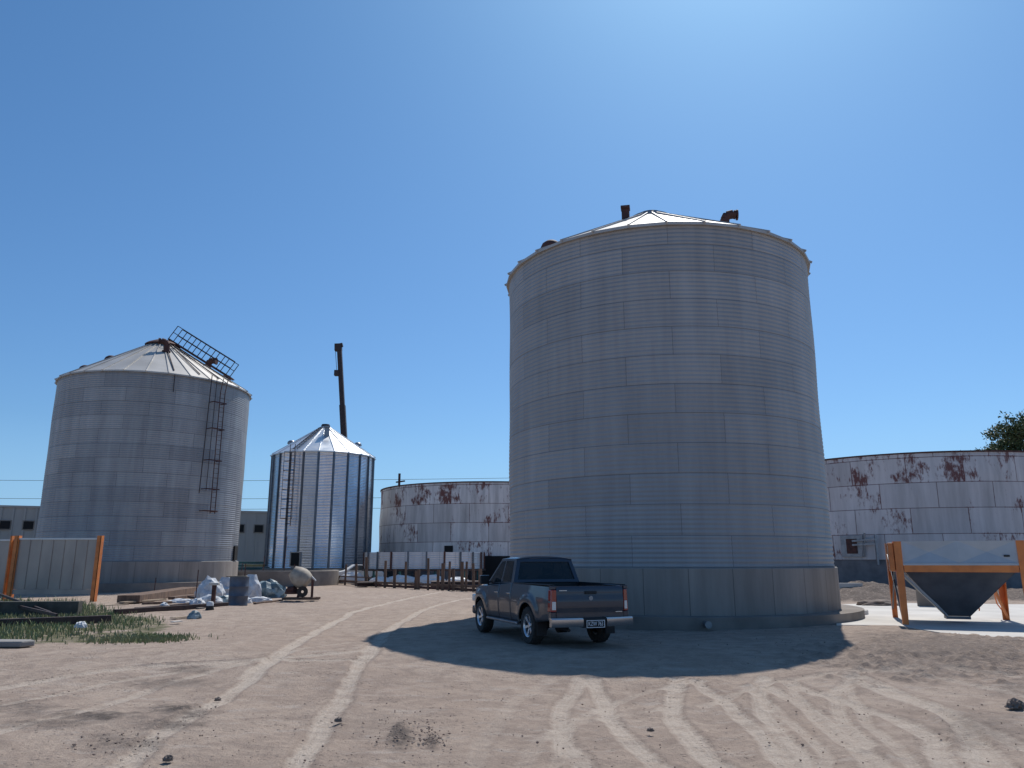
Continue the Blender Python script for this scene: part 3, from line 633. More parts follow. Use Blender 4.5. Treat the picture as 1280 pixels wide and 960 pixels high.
# post fence in front
FL=[431,445,457.5,470,481,493,507,519,523,535,547,553,561,567,578,582,592,600]
fa,fb=G(423,731),G(606,741); fe=empty('post_fence',fa,label='row of weathered wooden stakes with a low rail before the galvanized ring',cat='fence')
hs=[1.5,1.55,2.0,1.1,1.75,1.2,1.7,1.1,1.2,1.9,1.2,1.6,1.7,1.3,1.7,1.7,1.6,1.3]
for i,u in enumerate(FL):
    # intersect ray with fence line
    k_=(u-423)/(606-423); lo,hi=0,1
    for _ in range(30):
        mid=(lo+hi)/2; p=fa.lerp(fb,mid); uu=640+F*p.x/(p.y*cp-H*sp)
        if uu<u: lo=mid
        else: hi=mid
    p=fa.lerp(fb,lo)-fa; h=hs[i]; s=MB(); lx=random.uniform(-.05,.05); s.bar((p.x,p.y,-.3),(p.x+lx,p.y,h),.13+.03*(i%3),.12); s.build('post',M['wood'],fe)
d=fb-fa; s=MB(); s.bar((0,.1,.28),(d.x,d.y+.1,.30),.05,.14); s.bar((0,.1,.62),(d.x*.28,d.y*.28+.1,.60),.05,.08); s.build('rail',M['wood'],fe)
s=MB(); s.bar(d*.3+Vector((0,.1,.1)),d+Vector((0,.1,.12)),.05,.16); s.build('rail',M['rust'],fe)

def crumple(name,parent,c,rx,ry,h,mt,seed=0,sub=3,amp=.35,rz=0):
    bm=bmesh.new(); bmesh.ops.create_icosphere(bm,subdivisions=sub,radius=1)
    rs=random.Random(seed); ph=[(Vector((rs.gauss(0,1),rs.gauss(0,1),rs.gauss(0,1))).normalized(),rs.uniform(3,9),rs.random()*6) for _ in range(9)]
    for v in bm.verts:
        n=v.co.copy(); k=0
        for a,f,p in ph: k+=abs(math.sin(f*n.dot(a)+p))
        k=(k/9-.6)*amp*2; v.co=n*(1+k)
        v.co=Vector((v.co.x*rx,v.co.y*ry,max(v.co.z,-.15)*h))
    me=bpy.data.meshes.new(name); bm.to_mesh(me); bm.free(); me.materials.append(mt)
    o=bpy.data.objects.new(name,me); COL.objects.link(o); o.location=c; o.rotation_euler=(0,0,rz)
    if parent: o.parent=parent
    return o
# white sheet bundles and pipes under and behind the ring
k=0
for (u,v,wd,hh_,lb) in [(477,724,.9,.35,'white plastic sheet bundle under the left end of the ring'),(503,725,1.3,.45,'white sheet bundle under the ring, left of its middle'),(538,725,1.1,.5,'white sheet bundle under the middle of the ring'),(572,725,.8,.35,'white sheet bundle under the right end of the ring')]:
    p=G(u,728); p=p*(58/p.y); o=crumple('sheet_bundle',None,(p.x,p.y,.25),wd,.5,hh_,M['white'],seed=k); tag(o,lb,'bundle','white bundles under the ring'); k+=1
def pipes(u0,u1,v,yy,n,mt,lb,r=.09):
    a=at(u0,v,yy); b=at(u1,v,yy+.8); t=empty('pipe_stack',(a.x,a.y,0),label=lb,cat='pipes'); 
    for i in range(n):
        row=0 if i<(n+1)//2 else 1; j=i if row==0 else i-(n+1)//2; s=MB(); y0=-(j+row*.5)*r*2.1; z0=r+row*r*1.8
        s.tube((0,y0,z0),(b.x-a.x,b.y-a.y+y0,z0),r,n=10); s.build('pipe',mt,t,autosm=40)
pipes(448,478,725,55,6,M['dark_steel'],'stack of dark pipes behind the left stakes of the fence')
pipes(540,600,727,54,7,M['dark_steel'],'stack of dark pipes behind the right stakes of the fence',.11)

# small white car far behind the fence
def far_car():
    p=at(446,720,64); t=empty('white_car',(p.x,p.y,0),R_(200),label='white car parked beyond the fence beside the shiny silo',cat='car')
    b=MB(); prof=[(-2.0,.35),(-2.05,.8),(-1.9,.95),(-1.5,1.0),(-1.1,1.42),(.3,1.46),(1.0,1.0),(1.9,.85),(2.05,.6),(2.0,.35)]
    b.prism(prof,Matrix(((1,0,0,0),(0,0,-1,.82),(0,1,0,0),(0,0,0,1))),1.64); bo=b.build('body',M['white'],t,bevel=.06)
    g=MB(); gp=[(-1.3,1.0),(-1.02,1.36),(.22,1.40),(.78,1.02)]
    for y,th in ((.81,.03),(-.84,.03)): g.prism(gp,Matrix(((1,0,0,0),(0,0,1,y),(0,1,0,0),(0,0,0,1))),th)
    g.build('side_window',M['glass'],t)
    g=MB(); g.hexa([(-1.47,-.65,1.05),(-1.44,-.65,1.05),(-1.44,.65,1.05),(-1.47,.65,1.05),(-1.19,-.55,1.36),(-1.16,-.55,1.36),(-1.16,.55,1.36),(-1.19,.55,1.36)]); g.build('rear_window',M['glass'],t)
    for x in (-1.25,1.3):
        for y in (-.78,.78):
            w_=MB(); w_.tube((x,y-.1,.31),(x,y+.1,.31),.31,n=20); w_.build('wheel',M['rubber'],t,autosm=40)
far_car()
o=crumple('sheet_bundle',None,tuple(at(440,719,60).xy)+(.7,),.95,.35,.30,M['white'],seed=31); tag(o,'crumpled white sheet heaped at the right end of the low round foundation','bundle'); o.location.z=.25; o.scale.z=2.2

# ------------------------------------------------------------------ crane
cpt=at(424,430,92); base=at(430,545,92); dd=(cpt-base); bt=base-dd*((base.z-2.2)/dd.z)
cr=empty('mobile_crane',(bt.x,bt.y,0),label='mobile crane with tall dark telescopic boom rising behind the shiny silo',cat='crane')
o3=Vector((bt.x,bt.y,0)); A=bt-o3; B=cpt-o3
for i,(t0,t1,wd) in enumerate(((0,.40,.78),(.38,.70,.66),(.68,.97,.54))):
    s=MB(); s.bar(A.lerp(B,t0),A.lerp(B,t1),wd,wd*1.1); s.build('boom_section',M['dark_steel'],cr,bevel=.04)
s=MB(); s.bar(A.lerp(B,.965)+Vector((-.15,0,0)),B+Vector((-.1,0,.0)),.85,.7); s.bar(B+Vector((-.5,0,-.35)),B+Vector((.45,0,-.1)),.35,.5); s.build('boom_head',M['dark_steel'],cr,bevel=.04)
s=MB(); s.box((-.3,-.3,-.35),(.3,.3,.35),Matrix.Translation(A.lerp(B,.855)+Vector((-.45,-.1,0)))); s.build('hook_block',M['dark_steel'],cr,bevel=.05)
s=MB(); s.tube(A.lerp(B,.97)+Vector((-.5,-.1,0)),A.lerp(B,.87)+Vector((-.45,-.1,0)),.03,n=5); s.build('hoist_rope',M['dark_steel'],cr)
s=MB(); s.box((-4,-1.25,.8),(5,1.25,1.5)); s.build('carrier',M['yellow'],cr,bevel=.05)
s=MB(); s.box((4.0,-1.2,1.5),(5.4,1.2,2.7)); s.build('cab',M['yellow'],cr,bevel=.1)
for x in (-3,-1.6,3.2,4.5):
    for y in (-1.1,1.1):
        w_=MB(); w_.tube((x,y-.2,.55),(x,y+.2,.55),.55,n=20); w_.build('wheel',M['rubber'],cr,autosm=40)

# ------------------------------------------------------------------ far warehouse
P2=Vector((-31.4,93.4,0)); wd_=Vector((.927,.376,0)); wr=math.atan2(.376,.927)
wh=empty('warehouse',P2,wr,label='long flat-roofed grey precast warehouse with small square windows far behind',cat='warehouse')
s=MB(); s.box((-58,0,-.3),(8,18,7.4))
for i in range(60): x=-57.5+i*1.1; s.box((x,-.09,-.3),(x+.22,0.02,7.38))
s.build('wall',M['precast'],wh)
s=MB(); s.box((-58.2,-.15,7.4),(8.2,18.2,7.62)); s.build('parapet',M['precast'],wh)
for i in range(27):
    x=-51.0+i*2.17; f_=MB(); f_.box((x-.58,-.115,5.0),(x+.58,.01,6.05)); fo=f_.build('window',M['concrete_dirty'],wh)
    f_=MB(); f_.box((x-.47,-.13,5.12),(x+.47,-.116,5.95)); f_.build('pane',M['void'],fo)

# ------------------------------------------------------------------ power line far off
pw=empty('power_line',(-70,150,0),label='thin power cables crossing the sky low on the left',cat='power line')
for zz,n_ in ((17,0),(13.5,1),(11.5,2)):
    s=MB(); pts=[Vector((-90+ i*10.0, 0, zz+.9*((i-9)/9)**2-0.0)) for i in range(19)]; s.path(pts,.035,4); s.build('cable',M['dark_steel'],pw)
for x in (-90,90):
    s=MB(); s.tube((x,0,0),(x,0,18),.16,.10,n=8); s.bar((x-1,0,16.8),(x+1,0,16.8),.12); s.build('pole',M['concrete'],pw)

# ------------------------------------------------------------------ trees
def leaf_tree(name,loc,clusters,nleaf,size,mt,label,trunk,cat='tree',group=None):
    t=empty(name,loc,label=label,cat=cat,group=group); vs=[];fs=[]
    if trunk:
        tb_=MB(); tb_.tube((0,0,-.3),(.2,.1,trunk[0]),trunk[1],trunk[1]*.7,n=10)
        tb_.build('trunk',M['bark'],t,autosm=50)
        lb=MB()
        for (cx,cy,cz,r) in clusters:
            a=Vector((.2,.1,trunk[0]-.2)); m_=a.lerp(Vector((cx,cy,cz)),.5)+Vector((random.uniform(-.6,.6),random.uniform(-.6,.6),-.5))
            lb.tube(a,m_,trunk[1]*.45,trunk[1]*.25,n=7); lb.tube(m_,(cx,cy,cz),trunk[1]*.25,.04,n=6)
            for q in range(6):
                e_=Vector((cx,cy,cz))+Vector((random.gauss(0,1),random.gauss(0,1),random.gauss(0,.8))).normalized()*r*.95; lb.tube(m_.lerp(Vector((cx,cy,cz)),random.uniform(.3,1)),e_,.05,.015,n=4)
        lb.build('branches',M['bark'],t)
    tot=sum(c[3]**2 for c in clusters)
    for (cx,cy,cz,r) in clusters:
        n=int(nleaf*r*r/tot); tw=[(Vector((random.gauss(0,1),random.gauss(0,1),random.gauss(0,.8))).normalized()*r*random.uniform(.45,1.08)) for _ in range(max(8,int(r*14)))]
        for i in range(n):
            c_=random.choice(tw); p=Vector((cx,cy,cz))+c_*random.uniform(.8,1.05)+Vector((random.gauss(0,1),random.gauss(0,1),random.gauss(0,.8)))*r*.16
            if p.z<.1: continue
            u=Vector((random.gauss(0,1),random.gauss(0,1),random.gauss(0,1))).normalized(); v=u.cross(Vector((random.gauss(0,1),random.gauss(0,1),random.gauss(0,1)))).normalized(); s=size*random.uniform(.5,1.2); k=len(vs)
            vs+=[p-u*s,p+v*s*.35,p+u*s,p-v*s*.35]; fs.append((k,k+1,k+2,k+3))
    me=bpy.data.meshes.new('crown'); me.from_pydata([tuple(v) for v in vs],[],fs); me.materials.append(mt); o=bpy.data.objects.new('crown',me); COL.objects.link(o); o.parent=t
    return t
cls=[(-7.6,0,9.4,1.9),(-6.6,1,11.2,1.9),(-5.2,0,12.8,1.9),(-3,0,14.2,2.2),(.5,0,17.2,2.4),(3,0,16.8,2.5),(-1.5,0,16.2,2.0),(-6.0,0,9.6,2.4),(-4.4,1,11.5,2.2),(-2.2,-1,12.6,2.4),(-3.2,2,9.5,2.7),(0,0,13.3,2.6),(.5,-2,10.5,3),(3,1,12.6,2.6),(5.5,0,11.2,2.5),(2.5,3,9.5,3),(6.8,-1,9,2.2),(-5.2,-1.5,7.8,2.0)]
leaf_tree('tree',(57.2,86,-1.0),cls,46000,.23,M['leaf'],'large leafy green tree rising behind the right tank',(6.5,.38))
bl=[]
for i in range(26): bl.append((random.uniform(-40,40),random.uniform(-3,3),random.uniform(1.0,2.6),random.uniform(1.8,3.2)))
t=leaf_tree('shrubs',(-30,175,0),bl,16000,.35,M['bush'],'x',None)
cro=t.children[0]; cro.parent=None; cro.location=t.location; bpy.data.objects.remove(t); cro.name='shrub_belt'; tag(cro,'low belt of far green shrubs seen between shiny silo and pale tank','shrubs',kind='stuff')

# ------------------------------------------------------------------ left sheet-metal bin with orange posts
pa,pb=G(12,751),G(117,751); wv=(pb-pa); wl=wv.length; bn=empty('metal_bin',pa,math.atan2(wv.y,wv.x),label='grey ribbed sheet-metal bin between orange posts at the left edge',cat='bin')
s=MB(); ht=2.66
def ribbed_panel(mb,x0,x1,z0,z1,y,n,axis='x'):
    st=(x1-x0)/n
    for i in range(n):
        a=x0+i*st
        if axis=='x':
            mb.box((a+.012,y,z0),(a+st-.012,y+.03,z1)); mb.box((a-.014,y-.03,z0+.0),(a+.014,y+.03,z1-.03))
        else:
            mb.box((y,a+.012,z0),(y+.03,a+st-.012,z1)); mb.box((y-.03,a-.014,z0),(y+.03,a+.014,z1-.03))
ribbed_panel(s,.05,wl-.05,.50,ht,0,7); s.build('front_panel',M['ribbed'],bn)
s=MB(); s.box((.05,-.03,.28),(wl-.05,.035,.49)); s.build('bottom_rail',M['ribbed'],bn)
s=MB(); s.box((.05,-.05,ht+.002),(wl-.05,.25,ht+.07)); s.build('top_rim',M['white'],bn)  # white colour stands in for sunlight along the rim
s=MB(); ribbed_panel(s,-3.6,-.1,.30,ht-.05,.55,6); s.build('rear_panel',M['ribbed'],bn)
s=MB(); s.box((-3.7,.5,ht-.04),(-.1,.8,ht+.03)); s.build('top_rim',M['white'],bn)  # same sunlit white put into the rear rim's colour
s=MB(); ribbed_panel(s,.1,.9,.30,ht-.05,wl-.45,2,'y'); s.build('end_panel',M['ribbed'],bn)
for x,y in ((0,0),(wl,0),(-3.7,.5),(-.55,.45)):
    s=MB(); wd2=.05 if (x,y)==(-.55,.45) else .13
    s.box((x-wd2,y-.09,-.1),(x+wd2*.4,y-.03,ht+.18)); s.box((x+wd2*.2,y-.09,-.1),(x+wd2*.55,y+.14,ht+.18)); s.build('post',M['orange'],bn)

# low dark walls, long beams in the weeds
def slab_between(name,p0,p1,wd,h,mt,z0=0,**k):
    d=p1-p0; t=MB(); l=d.length; t.box((0,-wd/2,0),(l,wd/2,h)); o=t.build(name,mt,bevel=.01); o.location=(p0.x,p0.y,z0); o.rotation_euler=(0,0,math.atan2(d.y,d.x)); tag(o,**k); return o
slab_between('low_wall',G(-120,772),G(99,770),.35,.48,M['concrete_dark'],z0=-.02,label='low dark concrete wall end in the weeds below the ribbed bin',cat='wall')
slab_between('timber_beam',G(-60,786),G(138,778),.18,.20,M['dark_steel'],label='long dark beam lying in the grass nearest the camera',cat='beam')
for i,(a,b_,z1,z2) in enumerate((((-40,752),(62,776),.75,.22),((-40,762),(70,778),.5,.2))):
    s=MB(); A_=G(*a); B_=G(*b_); s.bar(A_+Vector((0,0,z1)),B_+Vector((0,0,z2)),.06,.08); o=s.build('long_plank',M['dark_steel']); tag(o,('upper' if i==0 else 'lower')+' of two thin dark planks slanting through the weeds at left','plank','slanting planks in the weeds')
cm_=MB(); rs_=random.Random(3); ppts=[(-1.1,-.2),(-.2,-.27),(.5,-.22),(.62,.05),(.45,.2),(-.3,.27),(-1.1,.22)]
cm_.prism(ppts,Matrix.Identity(4),.12); o=cm_.build('concrete_lump',M['concrete'],loc=tuple(G(4,808))[:2]+(.0,),bevel=.03); tag(o,'flat pale concrete lump at the left edge by the grass','rubble')
o=crumple('plastic_bag',None,tuple(G(100,790))[:2]+(.12,),.14,.12,.13,M['tarp'],seed=9); tag(o,'small white plastic bag lying in the green grass','bag')

# ------------------------------------------------------------------ work-site clutter by left silo
p=G(297,757); br_=empty('barrel',p,label='dark blue barrel standing in front of the white bags',cat='barrel')
MB().lathe([(.001,0),(.37,0),(.375,.02),(.368,.04),(.368,.37),(.376,.38),(.368,.39),(.368,.73),(.376,.74),(.368,.75),(.368,1.08),(.375,1.10),(.34,1.10),(.34,1.02),(.001,1.02)],32).build('drum',M['barrel'],br_,autosm=40)
s=MB(); s.box((-.5,-.16,1.102),(.28,.14,1.14),Matrix.Rotation(.2,4,'Z')); o=s.build('wood_board',M['wood_pale'],loc=p); tag(o,'short pale board lying across the top of the barrel','board')
for (u,v,rx,ry,h,mt,lb,cat,sd) in [
  (262,751,.62,.5,.85,'tarp','big white bulk bag left of the barrel','bag',1),(283,744,.6,.5,.8,'tarp','white bulk bag directly behind the barrel','bag',2),(312,748,.5,.45,.95,'tarp','tall white bulk bag right of the barrel','bag',3),
  (336,747,.8,.5,.68,'tarp_blue','heap of dark blue-green tarpaulin left of the cement mixer','tarpaulin',5),(262,756,.5,.3,.32,'tarp','small flattened white bag in front of the big bulk bag','bag',6),(279,755,.4,.3,.30,'tarp_blue','small greenish tarpaulin bundle left of the barrel base','tarpaulin',7),
  (246,757,.3,.25,.25,'tarp','small crumpled white sack left of the flattened bag','bag',8),(205,760,.17,.15,.18,'tarp','small white rag ball near the long dark plank','rag',11),(243,773,.2,.18,.2,'tarp_blue','crumpled pale green bag on bare dirt','bag',12),
  (310,754,.16,.14,.2,'white','small white lump at the foot of the barrel','bag',14),(325,752,.5,.25,.18,'tarp','flat pale sheet scrap in front of the blue-green tarpaulin','sheet',15),
  (226,753,.5,.3,.14,'tarp','flat scattered white scrap near the plank pile','sheet',16),(300,741,.45,.4,.6,'tarp_blue','dark tarpaulin bundle behind the tall white bag','tarpaulin',17)]:
    q_=G(u,v); o=crumple('bulk_bag' if cat=='bag' else {'tarpaulin':'tarpaulin','rag':'rag','sheet':'sheet_scrap'}[cat],None,(q_.x,q_.y,h*.12),rx,ry,h,M[mt],seed=sd,amp=.42); tag(o,lb,cat)
q_=G(262,763); k=empty('bucket',(q_.x,q_.y,0),label='small upturned bucket with pale base on the dirt',cat='bucket'); MB().lathe([(.14,0),(.15,.02),(.12,.16)],20).build('side',M['black'],k,autosm=40); MB().lathe([(.121,.16),(.12,.26),(.09,.30),(.001,.31)],20).build('base',M['tarp'],k,autosm=40)
def plank(u0,v0,u1,v1,wd,h,mt,lb,z=.02,cat='plank',nm='plank'): 
    return slab_between(nm,G(u0,v0),G(u1,v1),wd,h,M[mt],z0=z,label=lb,cat=cat)
plank(142,769,284,759,.14,.16,'dark_steel','long dark plank on the dirt running up to the barrel')
plank(160,754,238,741,.9,.30,'wood','dark formwork panel lying by the footing of the left silo',nm='formwork_panel',cat='panel')
plank(152,755,205,751,.25,.07,'wood_pale','pale board at the left end of the dark formwork panel')
plank(170,763,236,757,.18,.08,'dark_steel','short dark board between the formwork panel and the long plank')
plank(216,774,242,771,.22,.03,'wood_pale','pale flat offcut lying alone on the dirt',nm='offcut')
plank(215,779,226,778,.15,.03,'concrete_pale','tiny pale offcut nearest the camera by the dirt edge',nm='offcut')
plank(214,750,250,745,.3,.12,'wood','short brown board behind the white scraps')
q_=at(240,727,50.2); q2=at(278,727,51.4); slab_between('leaning_board',q_,q2,.12,.95,M['wood_pale'],z0=.5,label='flat pale brown board leaning on the base of the left silo',cat='board').rotation_euler[0]=R_(-8)
for (u,v,h,lb) in ((244,752,1.35,'thin rusty stake left of the bulk bags'),(303,752,1.6,'thin rusty stake rising behind the barrel'),(192,745,.9,'left one of the short stakes by the formwork panel'),(288,751,.9,'short stake just left of the barrel')):
    q_=G(u,v); s=MB(); s.tube((0,0,-.2),(.02,0,h),.022,n=6); o=s.build('steel_stake',M['rust'],loc=q_); tag(o,lb,'stake','rusty stakes by the left silo')
q_=G(266,757); k=empty('wood_post',q_,label='short dark post with pale cap between the white bags',cat='post'); MB().box((-.07,-.06,-.1),(.07,.06,.78)).build('shaft',M['rust'],k); MB().box((-.2,-.1,.781),(.18,.1,.88)).build('cap',M['concrete_pale'],k,bevel=.02)

for (u0,v0,u1,v1,wd,h,mt,lb) in ((178,757,214,755,.12,.10,'wood','thin brown batten in front of the formwork panel'),(196,748,236,742,.2,.12,'wood_pale','pale batten lying on the dark formwork panel'),
   (222,760,252,762,.25,.05,'concrete_dirty','grey flat scrap in front of the crumpled white sack'),(318,756,352,752,.12,.07,'wood','brown batten left of the cement mixer skid'),(236,748,262,752,.14,.10,'dark_steel','dark short pipe among the white scraps'),(128,759,160,757,.1,.05,'wood_pale','thin pale stick on the bare dirt right of the ribbed bin')):
    plank(u0,v0,u1,v1,wd,h,mt,lb,nm='batten')
# cement mixer
q_=G(375,751); cm=empty('cement_mixer',q_,R_(8),label='old cement mixer with tilted beige drum on a flat skid',cat='cement mixer')
s=MB(); s.bar((-.75,-.25,.10),(.85,-.25,.10),.1); s.bar((-.75,.3,.10),(.85,.3,.10),.1)
for x in (-.6,0,.6): s.bar((x,-.35,.12),(x,.4,.12),.12,.06)
s.build('skid',M['wood'],cm)
s=MB(); s.tube((.5,-.22,.1),(.5,-.22,.92),.03,n=6); s.tube((.5,.25,.1),(.5,.25,.92),.03,n=6); s.tube((.5,-.22,.9),(.5,.25,.9),.03,n=6); s.tube((.5,0,.1),(-.1,0,.1),.03,n=6); s.tube((-.1,-.25,.1),(-.1,.27,.1),.03,n=6); s.tube((.5,-.22,.1),(.5,.25,.1),.03,n=6); s.tube((-.1,-.22,.1),(0,-.18,.75),.04,n=6); s.tube((-.1,.25,.1),(0,.2,.75),.04,n=6); s.build('frame',M['rust'],cm)
Mx=Matrix.Translation((.0,0,.98))@Matrix.Rotation(R_(-52),4,'Y')
dr=MB(); dr.lathe([(.001,-.42),(.22,-.42),(.38,-.30),(.44,-.1),(.44,.08),(.36,.32),(.25,.5),(.255,.52),(.23,.5),(.34,.3)],28,Mx); dr.build('drum',M['mixer'],cm,autosm=35)
MB().lathe([(.001,.44),(.25,.45)],24,Mx).build('drum_mouth',M['void'],cm)
s=MB(); s.hexa([(.30,-.12,1.22),(.34,-.12,1.12),(.34,.12,1.12),(.30,.12,1.22),(.66,-.05,.88),(.64,-.05,.84),(.64,.05,.84),(.66,.05,.88)]); s.build('chute',M['white'],cm)
s=MB(); Mw=Matrix.Translation((.12,-.33,.40))@Matrix.Rotation(R_(90),4,'X'); s.lathe([(.06,-.04),(.20,-.04),(.235,-.05),(.235,.05),(.20,.04),(.06,.04)],24,Mw); s.build('wheel',M['rubber'],cm,autosm=40)
o=crumple('motor',cm,(-.38,0,.34),.30,.28,.30,M['rust'],seed=21,amp=.25)
MB().tube((-.55,-.2,.5),(-.3,-.2,.5),.12,n=12).build('engine_cover',M['rust'],cm,autosm=40)

# green beams + ochre box by the field (behind left silo's right side)
for i in range(4):
    q_=at(299+i*1.5,714-i*3.6,66+i*1.2); s=MB(); l=3.0-(i==3)*-1.5
    s.box((-1.5,-.14,-.12),(l-.6,.14,.10)); o=s.build('steel_beam',M['teal'],bevel=.01); o.location=(q_.x+.6,q_.y,q_.z if i else q_.z); tag(o,['lowest teal beam of the stack right of the left silo','second teal beam from the bottom of the stack','third teal beam from the bottom of the stack','topmost and longest teal beam of the stack'][i],'beam','teal beams in a stack')
    s=MB(); s.box((-1.5,-.15,.102),(l-.6,.15,.12)); s.build('top_flange',M['white'],o)
s=MB(); 
for x in (-1.2,1.2): s.box((x-.1,-.1,0),(x+.1,4.2,1.55))
q_=at(300,714,66); o=s.build('timber_rack',M['wood'],loc=(q_.x+.6,q_.y,-.2)); tag(o,'rough timber rack carrying the teal beams','rack'); o.scale.z=.55
q_=at(318,712,68); k=MB(); k.box((-.8,-.4,-1.2),(.8,.4,.45)); 
for x in (-.5,0,.5): k.box((x-.04,-.43,-1.2),(x+.04,-.4,.45))
o=k.build('crate',M['yellow'],loc=q_,bevel=.03); tag(o,'ochre crate standing right of the teal beams','crate')

# ------------------------------------------------------------------ orange-legged hopper
hp=G(1129,783); hr_=R_(-21); hop=empty('feed_hopper',hp,hr_,label='grey pyramid hopper hung in an orange steel frame at the right edge',cat='hopper')
W_,D_,Ht=3.05,3.0,2.24
for (x,y,sx,sy) in ((0,0,1,1),(W_,0,-1,1),(0,D_,1,-1),(W_,D_,-1,-1)):
    s=MB(); fl=.17; bt_=.15
    s.hexa([(x,y,0),(x+sx*bt_,y,0),(x+sx*bt_,y+sy*.015,0),(x,y+sy*.015,0),(x-sx*.02,y,Ht),(x+sx*fl,y,Ht),(x+sx*fl,y+sy*.015,Ht),(x-sx*.02,y+sy*.015,Ht)])
    s.hexa([(x,y+sy*.016,0),(x+sx*.015,y+sy*.016,0),(x+sx*.015,y+sy*.14,0),(x,y+sy*.14,0),(x-sx*.02,y+sy*.016,Ht),(x-sx*.005,y+sy*.016,Ht),(x-sx*.005,y+sy*.40,Ht),(x-sx*.02,y+sy*.40,Ht)])
    s.box((x-.11,y-.11,0.0),(x+.11,y+.11,.018)) ; s.build('leg',M['orange'],hop)
s=MB(); s.bar((W_-.02,D_-.1,.05),(W_-.45,D_-.3,1.35),.10,.03); s.build('brace',M['orange'],hop)
s=MB(); s.bar((.02,.15,.3),(.02,D_-.3,1.9),.05,.05); s.bar((.02,D_-.15,.3),(.02,.4,1.9),.04,.04); s.build('brace',M['hopper_grey'],hop)
for (a,b_) in (((.18,-.0,1.42),(W_-.18,.07,1.60)),((.18,D_-.07,1.42),(W_-.18,D_,1.60)),((-.0,.42,1.42),(.07,D_-.42,1.60)),((W_-.07,.42,1.42),(W_,D_-.42,1.60))):
    s=MB(); s.box(a,b_); s.build('beam',M['orange'],hop,bevel=.008)
def xpanel(x0,x1,z0,z1,n,yf):  # pressed diamond panel, front towards -y
    mb=MB(); st=(x1-x0)/n
    for i in range(n):
        a=x0+i*st; b_=a+st; c_=(a+b_)/2; zc_=(z0+z1)/2
        mb.add([(a,yf,z0),(b_,yf,z0),(b_,yf,z1),(a,yf,z1),(c_,yf+.045,zc_)],[(0,1,4),(1,2,4),(2,3,4),(3,0,4)])
    mb.box((x0,yf+.05,z0),(x1,yf+.06,z1)); return mb
s=xpanel(.17,W_-.17,1.66,Ht,2,.03); s.box((.17,.0,1.605),(W_-.17,.04,1.655)); s.build('side_panel',M['panel_grey'],hop)
s=MB(); s.box((.17,D_-.06,1.62),(W_-.17,D_-.03,Ht)); s.build('side_panel',M['panel_grey'],hop)
for x in (.02,W_-.05): s=MB(); s.box((x,.41,1.62),(x+.03,D_-.41,Ht)); s.build('side_panel',M['panel_grey'],hop)
s=MB(); s.box((W_-.48,.02,1.82),(W_-.34,.028,1.87)); s.build('maker_plate',M['black'],hop)
s=MB(); cx,cy=W_*.50,D_*.5; a=.09
for q1,q2 in (((a,a),(W_-a,a)),((W_-a,a),(W_-a,D_-a)),((W_-a,D_-a),(a,D_-a)),((a,D_-a),(a,a))):
    def inn(p): return (cx+(.27 if p[0]>cx else -.27),cy+(.2 if p[1]>cy else -.2))
    i1,i2=inn(q1),inn(q2); s.add([(q1[0],q1[1],1.60),(q2[0],q2[1],1.60),(i2[0],i2[1],.22),(i1[0],i1[1],.22)],[(0,1,2,3)])
s.build('hopper_cone',M['hopper_grey'],hop,solid=.02)
s=MB(); s.box((cx-.30,cy-.23,.14),(cx+.30,cy+.23,.215)); s.build('outlet_gate',M['hopper_grey'],hop)
s=MB(); s.bar((a,a-.01,1.42),(cx-.27,cy-.21,.24),.035,.07); s.build('corner_rib',M['panel_grey'],hop)
k=MB(); 
for i in range(3): k.box((-.14,.06+.1*i,1.80-.12*i),(-.04,.3+.1*i,1.86-.12*i))
k.build('step',M['tarp'],hop)
s=MB(); s.box((-.16,.05,1.45),(-.03,.42,2.2)); s.build('side_box',M['orange'],hop,bevel=.01)
# leaning concrete sheet behind hopper
q_=G(1148,766); q2=G(1178,767); o=slab_between('upright_slab',q_*1.12,q2*1.12,.10,1.05,M['concrete_dirty'],z0=.03,label='grey upright slab standing behind the left side of the hopper',cat='slab')
q_=G(1218,748); s=MB(); random.seed(4); pts=[Vector((x*.09,math.sin(x*1.1)*.15,.9*math.exp(-((x-4)/3.5)**2)+.02)) for x in range(9)]; s.path(pts,.018,6); o=s.build('cable_loop',M['orange'],loc=G(1232,778)+Vector((.1,.4,.04))); tag(o,'thin orange cable loop on the slab under the hopper','cable')
# round low kerb right of the big silo
q_=G(1052,770); k=MB(); k.lathe([(.95,-.1),(.95,.17),(.90,.19),(.001,.19)],40); o=k.build('round_plinth',M['concrete_pale'],loc=(q_.x+.1,q_.y+.6,0),autosm=30); tag(o,'low round concrete plinth touching the right side of the huge silo','plinth')
for i in range(3):
    o=crumple('rubble_stone',None,(q_.x-.35+.35*i,q_.y+.3+.2*i,.21),.10,.08,.08,M['dark_steel'],seed=50+i,sub=2); tag(o,['left','middle','right'][i]+'most dark lump on the low round plinth' if i!=1 else 'middle dark lump on the low round plinth','rubble','dark lumps on the plinth')
q_=G(1100,758); o=crumple('rubble_heap',None,(q_.x,q_.y,.02),.8,.5,.22,M['stone'],seed=61,amp=.5); tag(o,'dark rubble heap left of the hopper at the slab edge','rubble')
q_=G(1048,731,0); s=MB(); s.hexa([(14.3,36.8,.42),(16.6,37.6,.55),(16.6,37.9,.55),(14.3,37.1,.42),(14.3,36.8,.72),(16.6,37.6,.70),(16.6,37.9,.70),(14.3,37.1,.72)]); o=s.build('concrete_beam',M['concrete_pale']); tag(o,'pale concrete beam on the earth bank right of the huge silo','beam')

